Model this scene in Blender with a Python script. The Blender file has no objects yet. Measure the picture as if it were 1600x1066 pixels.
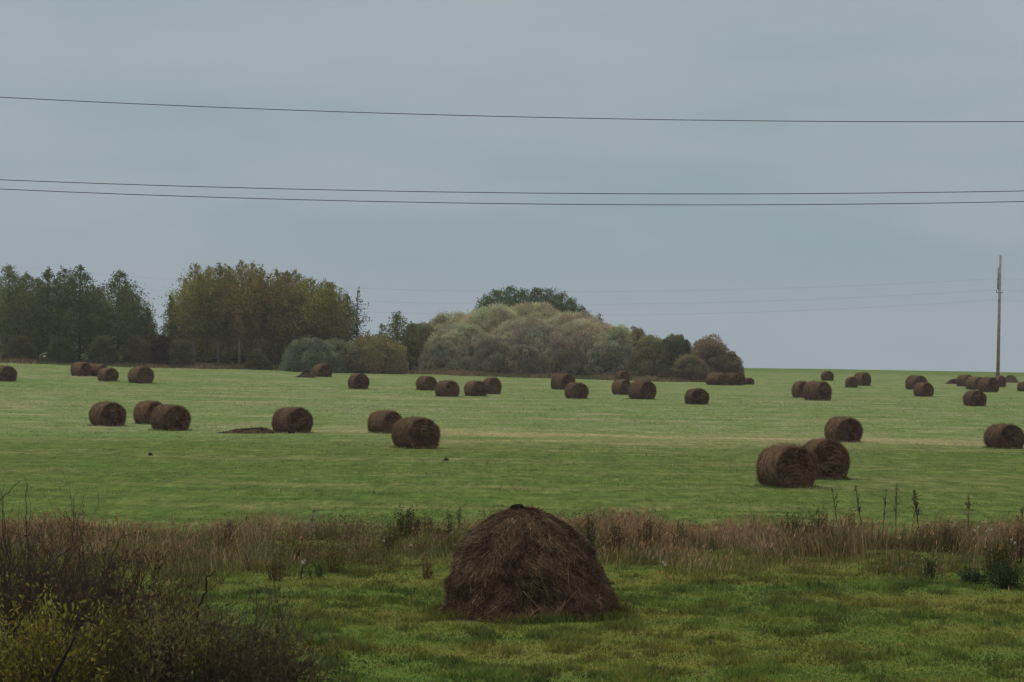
import bpy, math, random
import numpy as np
random.seed(7)
rng = np.random.default_rng(11)
scene = bpy.context.scene
COL = scene.collection
F = 85 / 36 * 1600            # focal length in photo pixels
ROLL = math.radians(0.75)
EYE = 567.0                   # photo row of the eye level at the middle column
PITCH = math.atan((EYE - 533) / F)
CAMZ = 4.0

# ------------------------------------------------------------------ camera maths
_fw = np.array([0, math.cos(PITCH), math.sin(PITCH)])
_up0 = np.array([0, -math.sin(PITCH), math.cos(PITCH)])
_r0 = np.array([1.0, 0, 0])
_r = _r0 * math.cos(ROLL) + _up0 * math.sin(ROLL)
_u = _up0 * math.cos(ROLL) - _r0 * math.sin(ROLL)

def project(p):
    d = np.asarray(p, float) - np.array([0, 0, CAMZ])
    z = d @ _fw
    return 800 + F * (d @ _r) / z, 533 - F * (d @ _u) / z

def ray(x, y):
    v = _fw + _r * (x - 800) / F - _u * (y - 533) / F
    return v / v[1]

# ------------------------------------------------------------------ noise
def _hash(ix, iy, iz, seed):
    h = (ix.astype(np.int64) * 374761393 + iy.astype(np.int64) * 668265263 + iz.astype(np.int64) * 2147483647 + seed * 1274126177) & 0xffffffff
    h = ((h ^ (h >> 13)) * 1274126177) & 0xffffffff
    h = (h ^ (h >> 16)) & 0xffff
    return h / 65535.0

def vnoise(x, y, z=0.0, seed=0):
    x, y, z = np.broadcast_arrays(np.asarray(x, float), np.asarray(y, float), np.asarray(z, float))
    fx, fy, fz = np.floor(x), np.floor(y), np.floor(z)
    tx, ty, tz = x - fx, y - fy, z - fz
    tx, ty, tz = [t * t * (3 - 2 * t) for t in (tx, ty, tz)]
    r = 0
    for a in (0, 1):
        for b in (0, 1):
            for c in (0, 1):
                w = (tx if a else 1 - tx) * (ty if b else 1 - ty) * (tz if c else 1 - tz)
                r = r + w * _hash(fx + a, fy + b, fz + c, seed)
    return r

def fbm(x, y, z=0.0, seed=0, o=3):
    r, a, s = 0, 0.5, 0
    for i in range(o):
        r = r + a * vnoise(np.asarray(x) * 2 ** i, np.asarray(y) * 2 ** i, np.asarray(z) * 2 ** i, seed + i)
        s += a; a *= 0.5
    return r / s

def sstep(a, b, x):
    t = np.clip((np.asarray(x, float) - a) / (b - a), 0, 1)
    return t * t * (3 - 2 * t)

# ------------------------------------------------------------------ terrain
_ny = np.array([-200, 70, 100, 130, 170, 210, 250, 300, 350, 400, 450, 480, 520, 600, 700, 1000])
_nz = np.array([-4, -4, -3.95, -3.8, -3.4, -2.9, -2.25, -1.5, -0.9, -0.5, -0.27, -0.2, -0.4, -2.0, -6.0, -10.0])
_ty = np.arange(-200, 1000, 1.0)
_k = np.hanning(41); _k /= _k.sum()
_tz = np.convolve(np.pad(np.interp(_ty, _ny, _nz), 20, mode='edge'), _k, mode='valid')

def ground(x, y):
    x = np.asarray(x, float); y = np.asarray(y, float)
    z = np.interp(y, _ty, _tz) + CAMZ
    g = sstep(150, 290, y) * (1 - sstep(600, 800, y))
    lx = np.clip(x, -90, 90)
    z = z + g * np.where(lx < 0, -0.022 * lx, -0.004 * lx)
    near = 1 - sstep(60, 110, y)
    z = z + near * (fbm(x * 0.55, y * 0.55, 0, 3, 2) - 0.5) * 0.16
    z = z + (1 - near) * (fbm(x * 0.05, y * 0.03, 0, 5, 2) - 0.5) * 0.25
    return z

def hit(px, py):
    v = ray(px, py)
    ts = np.linspace(20, 560, 5401)
    dz = CAMZ + v[2] * ts - ground(v[0] * ts, ts)
    i = int(np.argmax(dz < 0)) if (dz < 0).any() else len(ts) - 1
    t = ts[i]
    return np.array([v[0] * t, t, float(ground(v[0] * t, t))])

def col_at(px, d):
    x = (px - 800) / F * d
    for _ in range(4):
        p = np.array([x, d, float(ground(x, d))])
        x += (px - project(p)[0]) * d / F
    return np.array([x, d, float(ground(x, d))])

# ------------------------------------------------------------------ mesh building
class MB:
    def __init__(s): s.v, s.f, s.c, s.n = [], [], [], 0
    def add(s, v, f, c=(1, 1, 1)):
        v = np.asarray(v, float).reshape(-1, 3); f = np.asarray(f, np.int64).reshape(-1, 3)
        c = np.asarray(c, float)
        if c.ndim == 1: c = np.tile(c, (len(v), 1))
        s.v.append(v); s.f.append(f + s.n); s.c.append(c); s.n += len(v)
    def mesh(s, name, mat, smooth=False):
        v = np.concatenate(s.v); f = np.concatenate(s.f); c = np.concatenate(s.c)
        me = bpy.data.meshes.new(name)
        me.vertices.add(len(v)); me.vertices.foreach_set('co', v.astype(np.float32).ravel())
        me.loops.add(f.size); me.loops.foreach_set('vertex_index', f.astype(np.int32).ravel())
        me.polygons.add(len(f)); me.polygons.foreach_set('loop_start', np.arange(0, f.size, 3, dtype=np.int32))
        try: me.polygons.foreach_set('loop_total', np.full(len(f), 3, np.int32))
        except Exception: pass
        if smooth: me.polygons.foreach_set('use_smooth', np.ones(len(f), bool))
        at = me.attributes.new('Col', 'FLOAT_COLOR', 'POINT')
        at.data.foreach_set('color', np.concatenate([c, np.ones((len(c), 1))], 1).astype(np.float32).ravel())
        me.materials.append(mat)
        me.update(calc_edges=True); me.validate()
        return me
    def build(s, name, mat, parent=None, smooth=False, loc=None):
        o = bpy.data.objects.new(name, s.mesh(name, mat, smooth)); COL.objects.link(o)
        if parent is not None: o.parent = parent
        if loc is not None: o.location = loc
        return o

def tag(o, label=None, cat=None, group=None, kind=None):
    if label: o['label'] = label
    if cat: o['category'] = cat
    if group: o['group'] = group
    if kind: o['kind'] = kind
    return o

def thing(name, loc, label, cat, group=None, rz=0.0):
    o = bpy.data.objects.new(name, None); COL.objects.link(o)
    o.location = [float(q) for q in loc]; o.rotation_euler = (0, 0, rz); o.empty_display_size = 0.3
    return tag(o, label, cat, group)

def dup(root, loc, rz, sc, label, group):
    r = root.copy(); COL.objects.link(r)
    r.location = [float(q) for q in loc]; r.rotation_euler = (0, 0, rz); r.scale = sc
    r['label'] = label; r['group'] = group
    for ch in list(root.children):
        c = ch.copy(); COL.objects.link(c); c.parent = r
        for g in ch.children:
            d = g.copy(); COL.objects.link(d); d.parent = c
    return r

def tube(mb, pts, rad, sides=6, c=(1, 1, 1), cap=True):
    pts = np.asarray(pts, float); n = len(pts)
    rad = np.broadcast_to(np.asarray(rad, float), (n,))
    t = np.gradient(pts, axis=0); t /= np.linalg.norm(t, axis=1)[:, None] + 1e-9
    ref = np.array([0, 0, 1.0]) if abs(t[0][2]) < 0.8 else np.array([1.0, 0, 0])
    a = np.cross(t, ref); a /= np.linalg.norm(a, axis=1)[:, None] + 1e-9
    b = np.cross(t, a)
    th = np.arange(sides) * 2 * math.pi / sides
    v = pts[:, None, :] + rad[:, None, None] * (np.cos(th)[None, :, None] * a[:, None, :] + np.sin(th)[None, :, None] * b[:, None, :])
    v = v.reshape(-1, 3)
    i = np.arange(n - 1)[:, None] * sides; j = np.arange(sides)[None, :]; j2 = (j + 1) % sides
    q0, q1, q2, q3 = (i + j).ravel(), (i + j2).ravel(), (i + sides + j2).ravel(), (i + sides + j).ravel()
    f = np.concatenate([np.stack([q0, q1, q2], 1), np.stack([q0, q2, q3], 1)])
    if cap:
        v = np.concatenate([v, pts[:1], pts[-1:]]); m = n * sides
        jj = np.arange(sides); k2 = (jj + 1) % sides
        f = np.concatenate([f, np.stack([np.full(sides, m), k2, jj], 1), np.stack([np.full(sides, m + 1), (n - 1) * sides + jj, (n - 1) * sides + k2], 1)])
    mb.add(v, f, c)

def blades(mb, base, h, w, lean, col, bend=0.6, az=None):
    """curved grass blades: 5 vertices, 3 triangles each"""
    n = len(base); h = np.broadcast_to(h, (n,)); w = np.broadcast_to(w, (n,)); lean = np.broadcast_to(lean, (n,))
    a = rng.uniform(0, 2 * math.pi, n) if az is None else az
    d = np.stack([np.cos(a), np.sin(a), np.zeros(n)], 1)
    fa = rng.uniform(0, 2 * math.pi, n)
    s = np.stack([np.cos(fa), np.sin(fa), np.zeros(n)], 1) * (w / 2)[:, None]
    zc = np.sqrt(np.maximum(0.05, 1 - lean ** 2))
    mid = base + d * (h * lean * 0.4)[:, None]; mid[:, 2] += h * zc * 0.6
    tip = base + d * (h * lean * (0.9 + bend * 0.3))[:, None]; tip[:, 2] += h * zc
    v = np.stack([base - s, base + s, mid - s * 0.75, mid + s * 0.75, tip], 1).reshape(-1, 3)
    o = np.arange(n)[:, None] * 5
    f = (o[:, :, None] + np.array([[0, 1, 3], [0, 3, 2], [2, 3, 4]])[None]).reshape(-1, 3)
    mb.add(v, f, np.repeat(col, 5, 0))

def leaves(mb, cen, ln, wd, col, dirs=None, spread=1.0):
    """diamond leaf quads (two triangles) at cen"""
    n = len(cen)
    ln = np.broadcast_to(ln, (n,)); wd = np.broadcast_to(wd, (n,))
    a = rng.normal(size=(n, 3))
    if dirs is not None: a = a * spread + dirs
    a /= np.linalg.norm(a, axis=1)[:, None] + 1e-9
    b = np.cross(a, rng.normal(size=(n, 3))); b /= np.linalg.norm(b, axis=1)[:, None] + 1e-9
    v = np.stack([cen - a * (ln / 2)[:, None], cen + b * (wd / 2)[:, None], cen + a * (ln / 2)[:, None], cen - b * (wd / 2)[:, None]], 1).reshape(-1, 3)
    o = np.arange(n)[:, None] * 4
    f = (o[:, :, None] + np.array([[0, 1, 2], [0, 2, 3]])[None]).reshape(-1, 3)
    mb.add(v, f, np.repeat(col, 4, 0))

def tint(base, n, var=0.2, hue=0.08):
    c = np.asarray(base, float)[None] * (1 + rng.normal(0, var, n))[:, None] * (1 + rng.normal(0, hue, (n, 3)))
    return np.clip(c, 0.002, 1)

# ------------------------------------------------------------------ materials
def new_mat(name):
    m = bpy.data.materials.new(name); m.use_nodes = True
    nt = m.node_tree; nt.nodes.clear()
    return m, nt

def N(nt, t, **kw):
    n = nt.nodes.new(t)
    for k, v in kw.items():
        if k.startswith('i_'): n.inputs[k[2:]].default_value = v
        else: setattr(n, k, v)
    return n

def L(nt, a, b): nt.links.new(a, b)

def mathn(nt, op, a, b=None, c=None, clamp=False):
    n = nt.nodes.new('ShaderNodeMath'); n.operation = op; n.use_clamp = clamp
    for i, q in enumerate((a, b, c)):
        if q is None: continue
        if isinstance(q, (int, float)): n.inputs[i].default_value = q
        else: nt.links.new(q, n.inputs[i])
    return n.outputs[0]

def mixc(nt, fac, a, b, mode='MIX'):
    n = nt.nodes.new('ShaderNodeMix'); n.data_type = 'RGBA'; n.blend_type = mode
    for s, q in ((n.inputs[0], fac), (n.inputs[6], a), (n.inputs[7], b)):
        if isinstance(q, (int, float)): s.default_value = q
        elif isinstance(q, tuple): s.default_value = (*q, 1) if len(q) == 3 else q
        else: nt.links.new(q, s)
    return n.outputs[2]

def ramp(nt, fac, a, b, lo=0.0, hi=1.0):
    n = nt.nodes.new('ShaderNodeMapRange'); n.interpolation_type = 'SMOOTHSTEP'
    n.inputs[1].default_value = a; n.inputs[2].default_value = b; n.inputs[3].default_value = lo; n.inputs[4].default_value = hi
    nt.links.new(fac, n.inputs[0]); return n.outputs[0]

def noise(nt, vec, scale, detail=3, rough=0.6, scl=None):
    if scl is not None:
        mp = nt.nodes.new('ShaderNodeMapping'); mp.inputs['Scale'].default_value = scl; nt.links.new(vec, mp.inputs[0]); vec = mp.outputs[0]
    n = nt.nodes.new('ShaderNodeTexNoise'); n.inputs['Scale'].default_value = scale; n.inputs['Detail'].default_value = detail; n.inputs['Roughness'].default_value = rough
    nt.links.new(vec, n.inputs['Vector']); return n.outputs['Fac']

def leaf_mat(name, transl=0.3, rough=0.7):
    m, nt = new_mat(name)
    at = N(nt, 'ShaderNodeAttribute', attribute_name='Col')
    oi = N(nt, 'ShaderNodeObjectInfo')
    k = ramp(nt, oi.outputs['Random'], 0, 1, 0.88, 1.12)
    c = mixc(nt, 1.0, at.outputs['Color'], k, 'MULTIPLY')
    p = N(nt, 'ShaderNodeBsdfPrincipled', i_Roughness=rough); p.inputs['Specular IOR Level'].default_value = 0.12
    L(nt, c, p.inputs['Base Color'])
    t = N(nt, 'ShaderNodeBsdfTranslucent'); L(nt, c, t.inputs[0])
    mx = N(nt, 'ShaderNodeMixShader'); mx.inputs[0].default_value = transl
    L(nt, p.outputs[0], mx.inputs[1]); L(nt, t.outputs[0], mx.inputs[2])
    o = N(nt, 'ShaderNodeOutputMaterial'); L(nt, mx.outputs[0], o.inputs[0])
    return m

def turf_colour(nt):
    """world-position colours of the turf: lawn by the ditch, mown field, straw left in rows"""
    geo = N(nt, 'ShaderNodeNewGeometry'); pos = geo.outputs['Position']
    sep = N(nt, 'ShaderNodeSeparateXYZ'); L(nt, pos, sep.inputs[0])
    X, Y = sep.outputs[0], sep.outputs[1]
    n_big = noise(nt, pos, 0.035, 4, 0.6, (0.6, 1.0, 1))
    n_mid = noise(nt, pos, 0.28, 4, 0.65, (0.45, 1.0, 1))
    n_row = noise(nt, pos, 0.16, 4, 0.7, (0.22, 1.0, 1))
    n_fine = noise(nt, pos, 2.2, 4, 0.7)
    # lawn near the camera
    lawn = mixc(nt, ramp(nt, n_mid, 0.35, 0.65), G_LAWN[0], G_LAWN[1])
    lawn = mixc(nt, ramp(nt, n_fine, 0.52, 0.75, 0, 0.75), lawn, G_LAWN[2])
    lawn = mixc(nt, ramp(nt, noise(nt, pos, 0.9, 3, 0.6), 0.56, 0.72, 0, 0.7), lawn, G_LAWN[3])
    # mown field
    fld = mixc(nt, ramp(nt, n_big, 0.35, 0.65), G_FIELD[0], G_FIELD[1])
    fld = mixc(nt, ramp(nt, n_row, 0.45, 0.68, 0, 0.8), fld, G_FIELD[2])
    fld = mixc(nt, ramp(nt, noise(nt, pos, 0.35, 5, 0.75, (0.3, 1.3, 1)), 0.54, 0.68, 0, 0.7), fld, G_FIELD[3])
    fld = mixc(nt, ramp(nt, n_fine, 0.5, 0.8, 0, 0.45), fld, G_FIELD[3])
    fld = mixc(nt, ramp(nt, noise(nt, pos, 0.8, 4, 0.75, (0.8, 0.8, 1)), 0.42, 0.60, 0.75, 0.0), fld, G_FIELD[3])
    fld = mixc(nt, ramp(nt, noise(nt, pos, 1.3, 3, 0.7, (1.0, 0.6, 1)), 0.55, 0.70, 0, 0.55), fld, G_FIELD[2])
    g1 = noise(nt, pos, 5.0, 3, 0.7, (1, 0.14, 1)); g2 = noise(nt, pos, 1.6, 3, 0.7, (1, 0.22, 1))
    grain = mathn(nt, 'MULTIPLY', ramp(nt, g1, 0.3, 0.7, 0.80, 1.22), ramp(nt, g2, 0.3, 0.7, 0.88, 1.13))
    far = mixc(nt, ramp(nt, n_row, 0.38, 0.66), G_FAR[0], G_FAR[1])
    far = mixc(nt, ramp(nt, n_mid, 0.50, 0.70, 0, 0.75), far, G_FAR[2])
    far = mixc(nt, ramp(nt, noise(nt, pos, 0.5, 4, 0.75, (0.6, 0.8, 1)), 0.42, 0.58, 0.7, 0.0), far, (0.078, 0.125, 0.026))
    yy = mathn(nt, 'ADD', Y, mathn(nt, 'MULTIPLY', mathn(nt, 'SUBTRACT', n_big, 0.5), 24.0))
    fld = mixc(nt, ramp(nt, yy, 108, 128), fld, far)
    fld = mixc(nt, ramp(nt, yy, 330, 400, 0, 0.8), fld, G_FIELD[0])
    # straw lying in a row across the field
    wob = mathn(nt, 'ADD', Y, mathn(nt, 'MULTIPLY', mathn(nt, 'SUBTRACT', n_mid, 0.5), 16.0))
    d = mathn(nt, 'ABSOLUTE', mathn(nt, 'SUBTRACT', wob, mathn(nt, 'MULTIPLY_ADD', X, -0.08, 124.5)))
    wobx = noise(nt, pos, 0.45, 4, 0.7, (0.5, 1, 1))
    d = mathn(nt, 'ADD', d, mathn(nt, 'MULTIPLY', mathn(nt, 'SUBTRACT', wobx, 0.5), 22.0))
    band = mathn(nt, 'MULTIPLY', ramp(nt, d, 1.0, 12.0, 1, 0), ramp(nt, X, -14, -2))
    band = mathn(nt, 'MULTIPLY', band, ramp(nt, n_row, 0.36, 0.62))
    fld = mixc(nt, mathn(nt, 'MULTIPLY', band, 0.62), fld, STRAW)
    sp = mathn(nt, 'MULTIPLY', ramp(nt, noise(nt, pos, 0.5, 4, 0.75, (0.25, 1, 1)), 0.6, 0.72), ramp(nt, Y, 75, 110))
    fld = mixc(nt, mathn(nt, 'MULTIPLY', sp, 0.5), fld, STRAW)
    fld = mixc(nt, 1.0, fld, grain, 'MULTIPLY')
    c = mixc(nt, ramp(nt, mathn(nt, 'ADD', Y, mathn(nt, 'MULTIPLY', n_mid, 6.0)), 50, 62), lawn, fld)
    return c, pos

G_LAWN = [(0.066, 0.106, 0.0180), (0.106, 0.112, 0.0220), (0.146, 0.124, 0.0330), (0.031, 0.060, 0.0100)]
G_FIELD = [(0.070, 0.112, 0.0195), (0.096, 0.121, 0.0280), (0.150, 0.144, 0.058), (0.044, 0.073, 0.012)]
G_FAR = [(0.103, 0.149, 0.047), (0.164, 0.174, 0.080), (0.244, 0.208, 0.118)]
STRAW = (0.275, 0.215, 0.120)

def ground_mat():
    m, nt = new_mat('turf')
    c, pos = turf_colour(nt)
    p = N(nt, 'ShaderNodeBsdfPrincipled', i_Roughness=0.95); p.inputs['Specular IOR Level'].default_value = 0.05
    L(nt, c, p.inputs['Base Color'])
    b = N(nt, 'ShaderNodeBump'); b.inputs['Strength'].default_value = 0.7; b.inputs['Distance'].default_value = 0.12
    L(nt, noise(nt, pos, 3.0, 5, 0.7), b.inputs['Height']); L(nt, b.outputs[0], p.inputs['Normal'])
    o = N(nt, 'ShaderNodeOutputMaterial'); L(nt, p.outputs[0], o.inputs[0])
    return m

def turf_blade_mat():
    m, nt = new_mat('turf_blades')
    c, pos = turf_colour(nt)
    at = N(nt, 'ShaderNodeAttribute', attribute_name='Col')
    c = mixc(nt, 1.0, c, at.outputs['Color'], 'MULTIPLY')
    p = N(nt, 'ShaderNodeBsdfPrincipled', i_Roughness=0.6); p.inputs['Specular IOR Level'].default_value = 0.15
    L(nt, c, p.inputs['Base Color'])
    t = N(nt, 'ShaderNodeBsdfTranslucent'); L(nt, c, t.inputs[0])
    mx = N(nt, 'ShaderNodeMixShader'); mx.inputs[0].default_value = 0.5
    L(nt, p.outputs[0], mx.inputs[1]); L(nt, t.outputs[0], mx.inputs[2])
    o = N(nt, 'ShaderNodeOutputMaterial'); L(nt, mx.outputs[0], o.inputs[0])
    return m

def hay_mat(name, kind):
    m, nt = new_mat(name)
    tc = N(nt, 'ShaderNodeTexCoord'); ob = tc.outputs['Object']
    at = N(nt, 'ShaderNodeAttribute', attribute_name='Col')
    oi = N(nt, 'ShaderNodeObjectInfo')
    off = N(nt, 'ShaderNodeVectorMath', operation='ADD'); L(nt, ob, off.inputs[0])
    cv = N(nt, 'ShaderNodeCombineXYZ'); L(nt, mathn(nt, 'MULTIPLY', oi.outputs['Random'], 37.0), cv.inputs[1]); L(nt, cv.outputs[0], off.inputs[1])
    v = off.outputs[0]
    c = at.outputs['Color']
    if kind == 'side':
        hh = noise(nt, v, 5, 5, 0.7, (1.6, 0.6, 0.6))
    elif kind == 'end':
        w = N(nt, 'ShaderNodeTexWave', wave_type='RINGS', rings_direction='X'); w.inputs['Scale'].default_value = 2.6; w.inputs['Distortion'].default_value = 5.0; w.inputs['Detail'].default_value = 3; w.inputs['Detail Scale'].default_value = 2.2
        L(nt, ob, w.inputs['Vector'])
        hh = mathn(nt, 'ADD', mathn(nt, 'MULTIPLY', w.outputs['Fac'], 0.20), mathn(nt, 'MULTIPLY', noise(nt, v, 3.2, 6, 0.75), 0.80))
    else:
        hh = noise(nt, v, 7, 5, 0.7)
    c = mixc(nt, 1.0, c, ramp(nt, hh, 0.32, 0.68, 0.38, 1.7), 'MULTIPLY')
    c = mixc(nt, 1.0, c, ramp(nt, oi.outputs['Random'], 0, 1, 0.75, 1.3), 'MULTIPLY')
    p = N(nt, 'ShaderNodeBsdfPrincipled', i_Roughness=0.9); p.inputs['Specular IOR Level'].default_value = 0.08
    L(nt, c, p.inputs['Base Color'])
    b = N(nt, 'ShaderNodeBump'); b.inputs['Strength'].default_value = 0.8; b.inputs['Distance'].default_value = 0.06
    L(nt, hh, b.inputs['Height']); L(nt, b.outputs[0], p.inputs['Normal'])
    o = N(nt, 'ShaderNodeOutputMaterial'); L(nt, p.outputs[0], o.inputs[0])
    return m

def plain_mat(name, col, rough=0.8, metal=0.0, var=0.25, scale=6):
    m, nt = new_mat(name)
    tc = N(nt, 'ShaderNodeTexCoord')
    n = noise(nt, tc.outputs['Object'], scale, 4, 0.65)
    c = mixc(nt, 1.0, col, ramp(nt, n, 0.25, 0.75, 1 - var, 1 + var), 'MULTIPLY')
    p = N(nt, 'ShaderNodeBsdfPrincipled', i_Roughness=rough, i_Metallic=metal); p.inputs['Specular IOR Level'].default_value = 0.2
    L(nt, c, p.inputs['Base Color'])
    o = N(nt, 'ShaderNodeOutputMaterial'); L(nt, p.outputs[0], o.inputs[0])
    return m

M_GROUND = ground_mat(); M_BLADE = turf_blade_mat()
M_LEAF = leaf_mat('leaves', 0.4); M_DRY = leaf_mat('dry_stems', 0.2, 0.85)
M_SIDE = hay_mat('rolled_hay', 'side'); M_END = hay_mat('hay_end', 'end'); M_MOUND = hay_mat('heaped_hay', 'mound')
M_STRAW = leaf_mat('hay_stalks', 0.1, 0.85)
M_BARK = plain_mat('dark_bark', (0.035, 0.028, 0.022), 0.9)
M_PALE = plain_mat('pale_bark', (0.13, 0.11, 0.09), 0.85, scale=3)
M_WOOD = plain_mat('weathered_wood', (0.215, 0.190, 0.160), 0.85, scale=2)
M_WIRE = plain_mat('wire', (0.02, 0.02, 0.022), 0.6, 0.0)
M_CERAMIC = plain_mat('ceramic', (0.08, 0.05, 0.04), 0.3)
M_STEEL = plain_mat('steel', (0.09, 0.09, 0.09), 0.5, 0.6)

# ------------------------------------------------------------------ the field
rows = np.concatenate([np.arange(-40, 18, 4.0), np.arange(18, 64, 0.22), np.arange(64, 140, 1.2), np.arange(140, 560, 4.0), np.arange(560, 941, 20.0)])
s = np.linspace(-1, 1, 301); s = np.sign(s) * (0.35 * np.abs(s) + 0.65 * np.abs(s) ** 2.6)
half = 40 + 0.42 * np.clip(rows, 0, None)
GX = s[None, :] * half[:, None]; GY = np.repeat(rows[:, None], len(s), 1); GZ = ground(GX, GY)
nr, nc = GX.shape
i = (np.arange(nr - 1)[:, None] * nc + np.arange(nc - 1)[None]).ravel()
gm = MB(); gm.add(np.stack([GX, GY, GZ], -1).reshape(-1, 3), np.concatenate([np.stack([i, i + 1, i + nc + 1], 1), np.stack([i, i + nc + 1, i + nc], 1)]))
go = gm.build('ground', M_GROUND, smooth=True); tag(go, kind='structure')

def scatter(n, y0, y1, power=1.0, margin=3.0, k=0.225):
    """points in the wedge the camera looks at; density falls with distance as 1/Y**power"""
    u = rng.uniform(0, 1, n)
    if power == 1: y = y0 * (y1 / y0) ** u
    else: y = y0 + (y1 - y0) * u
    x = rng.uniform(-1, 1, n) * (k * y + margin)
    return x, y

# lawn between the camera and the ditch
x, y = scatter(640000, 24, 52, 0, 6.5)
cl = fbm(x * 2.6, y * 1.7, 0, 21, 3); cl2 = fbm(x * 0.35, y * 0.35, 0, 25, 2)
keep = rng.uniform(0, 1, len(x)) < 0.55 + 0.7 * cl
x, y, cl, cl2 = x[keep], y[keep], cl[keep], cl2[keep]
base = np.stack([x, y, ground(x, y) - 0.01], 1)
h = (0.04 + 0.10 * sstep(0.48, 0.75, cl)) * rng.uniform(0.6, 1.3, len(x)) * (0.8 + 0.5 * cl2)
dirn = fbm(x * 1.6, y * 1.6, 0, 31, 2) * 14
c = np.clip(1.15 + rng.normal(0, 0.28, (len(x), 1)) + rng.normal(0, 0.06, (len(x), 3)), 0.35, 2.1)
c *= (0.30 + 1.35 * fbm(x * 2.1, y * 1.1, 0, 28, 4))[:, None]
yel = rng.uniform(0, 1, len(x)) < 0.10
c[yel] *= np.array([1.7, 1.25, 1.1])
mb = MB(); blades(mb, base, h, rng.uniform(0.012, 0.024, len(x)), rng.uniform(0.3, 0.95, len(x)), c, az=dirn + rng.normal(0, 1.5, len(x)))
tag(mb.build('lawn_grass', M_BLADE), 'short tufty green and yellowish grass around the haystack', 'grass', kind='stuff')

# mown field
x, y = scatter(270000, 50, 230, 1, 7.0)
cl = fbm(x * 0.5, y * 0.9, 0, 41, 3)
keep = rng.uniform(0, 1, len(x)) < 0.5 + 0.6 * cl
x, y, cl = x[keep], y[keep], cl[keep]
base = np.stack([x, y, ground(x, y) - 0.01], 1)
h = (0.02 + 0.045 * sstep(0.4, 0.8, cl)) * rng.uniform(0.6, 1.4, len(x)) * (1 + 0.3 * sstep(90, 160, y))
c = np.clip(1.75 + rng.normal(0, 0.45, (len(x), 1)) + rng.normal(0, 0.05, (len(x), 3)), 0.7, 3.0)
yel = rng.uniform(0, 1, len(x)) < 0.15 * sstep(0.42, 0.62, fbm(x * 0.12, y * 0.3, 0, 45, 3))
c[yel] *= np.array([1.35, 0.95, 2.2]); h[yel] *= 2.6
mb = MB(); blades(mb, base, h, 0.012 + 0.00022 * y, rng.uniform(0.3, 0.95, len(x)), c)
tag(mb.build('field_grass', M_BLADE), 'mown bright green grass of the wide field under the bales', 'grass', kind='stuff')

# ------------------------------------------------------------------ rank dry grass along the ditch
def strip_centre(x): return 52.6 - 1.5 * (1 - sstep(-6, -1, x)) + 0.9 * np.sin(x * 0.43 + 0.6) + 0.5 * np.sin(x * 1.1) + 0.02 * x
def dry_strip():
    mb = MB()
    n = 185000
    x = rng.uniform(-21, 21, n); v = np.clip(rng.normal(0, 0.62, n), -1.6, 1.6)
    y = strip_centre(x) + v * (5.0 + 3.2 * (fbm(x * 0.35, v * 0.7, 0, 53, 3) - 0.5) * 2)
    dens = fbm(x * 0.45, y * 0.5, 0, 51, 3)
    mid = np.exp(-((x + 2.4) / 1.9) ** 2)               # the thin greener stretch left of the haystack
    left = 1 - sstep(-12, -4, x)
    keep = rng.uniform(0, 1, n) < np.clip(sstep(0.33, 0.62, dens) * (1 - 0.55 * mid) * (1 - 0.35 * left) * 1.15, 0, 1)
    x, y, v, dens, mid, left = [q[keep] for q in (x, y, v, dens, mid, left)]; n = len(x)
    base = np.stack([x, y, ground(x, y) - 0.02], 1)
    hh = 0.12 + 0.98 * fbm(x * 0.7, y * 0.4, 0, 57, 3)
    h = hh * rng.uniform(0.4, 1.15, n) ** 1.0 * np.where(rng.uniform(0, 1, n) < 0.05, 1.35, 1.0) * (1 - 0.35 * mid) * (1 - 0.15 * left) * np.clip(1 - 0.42 * np.abs(v) ** 1.5, 0.3, 1)
    pal = np.array([[0.240, 0.172, 0.088], [0.158, 0.112, 0.060], [0.340, 0.262, 0.142], [0.086, 0.060, 0.036], [0.155, 0.148, 0.042], [0.078, 0.092, 0.024]])
    tone = fbm(x * 0.8, y * 0.8, 0, 61, 2)
    gsel = (rng.uniform(0, 1, n) < np.clip(0.24 + 0.65 * mid + 0.6 * sstep(0.52, 0.66, tone) + 0.30 * sstep(0.1, -0.8, v), 0, 0.9))
    idx = np.where(gsel, rng.integers(4, 6, n), rng.choice(4, n, p=[0.4, 0.28, 0.2, 0.12]))
    c = pal[idx] * (1 + rng.normal(0, 0.18, (n, 1))) * (0.25 + 1.5 * fbm(x * 0.75, y * 0.6, 0, 71, 4))[:, None]
    h = np.where(gsel, h * 0.65, h)
    wind = fbm(x * 0.4, y * 0.4, 0, 81, 2) * 8
    blades(mb, base, h, rng.uniform(0.008, 0.020, n), rng.uniform(0.08, 0.6, n), np.clip(c, 0.005, 1), az=wind + rng.normal(0, 1.0, n))
    # feathery heads
    k = (~gsel) & (rng.uniform(0, 1, n) < 0.30)
    p = base[k].copy(); p[:, 2] += h[k] * rng.uniform(0.75, 1.0, k.sum()); p[:, :2] += rng.normal(0, 0.05, (k.sum(), 2))
    leaves(mb, p, rng.uniform(0.08, 0.16, len(p)), rng.uniform(0.015, 0.03, len(p)), np.clip(tint((0.2975, 0.1708, 0.0935), len(p), 0.2), 0, 1), dirs=np.array([0.3400, 0.0000, 1.1000]), spread=0.35)
    return mb
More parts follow.
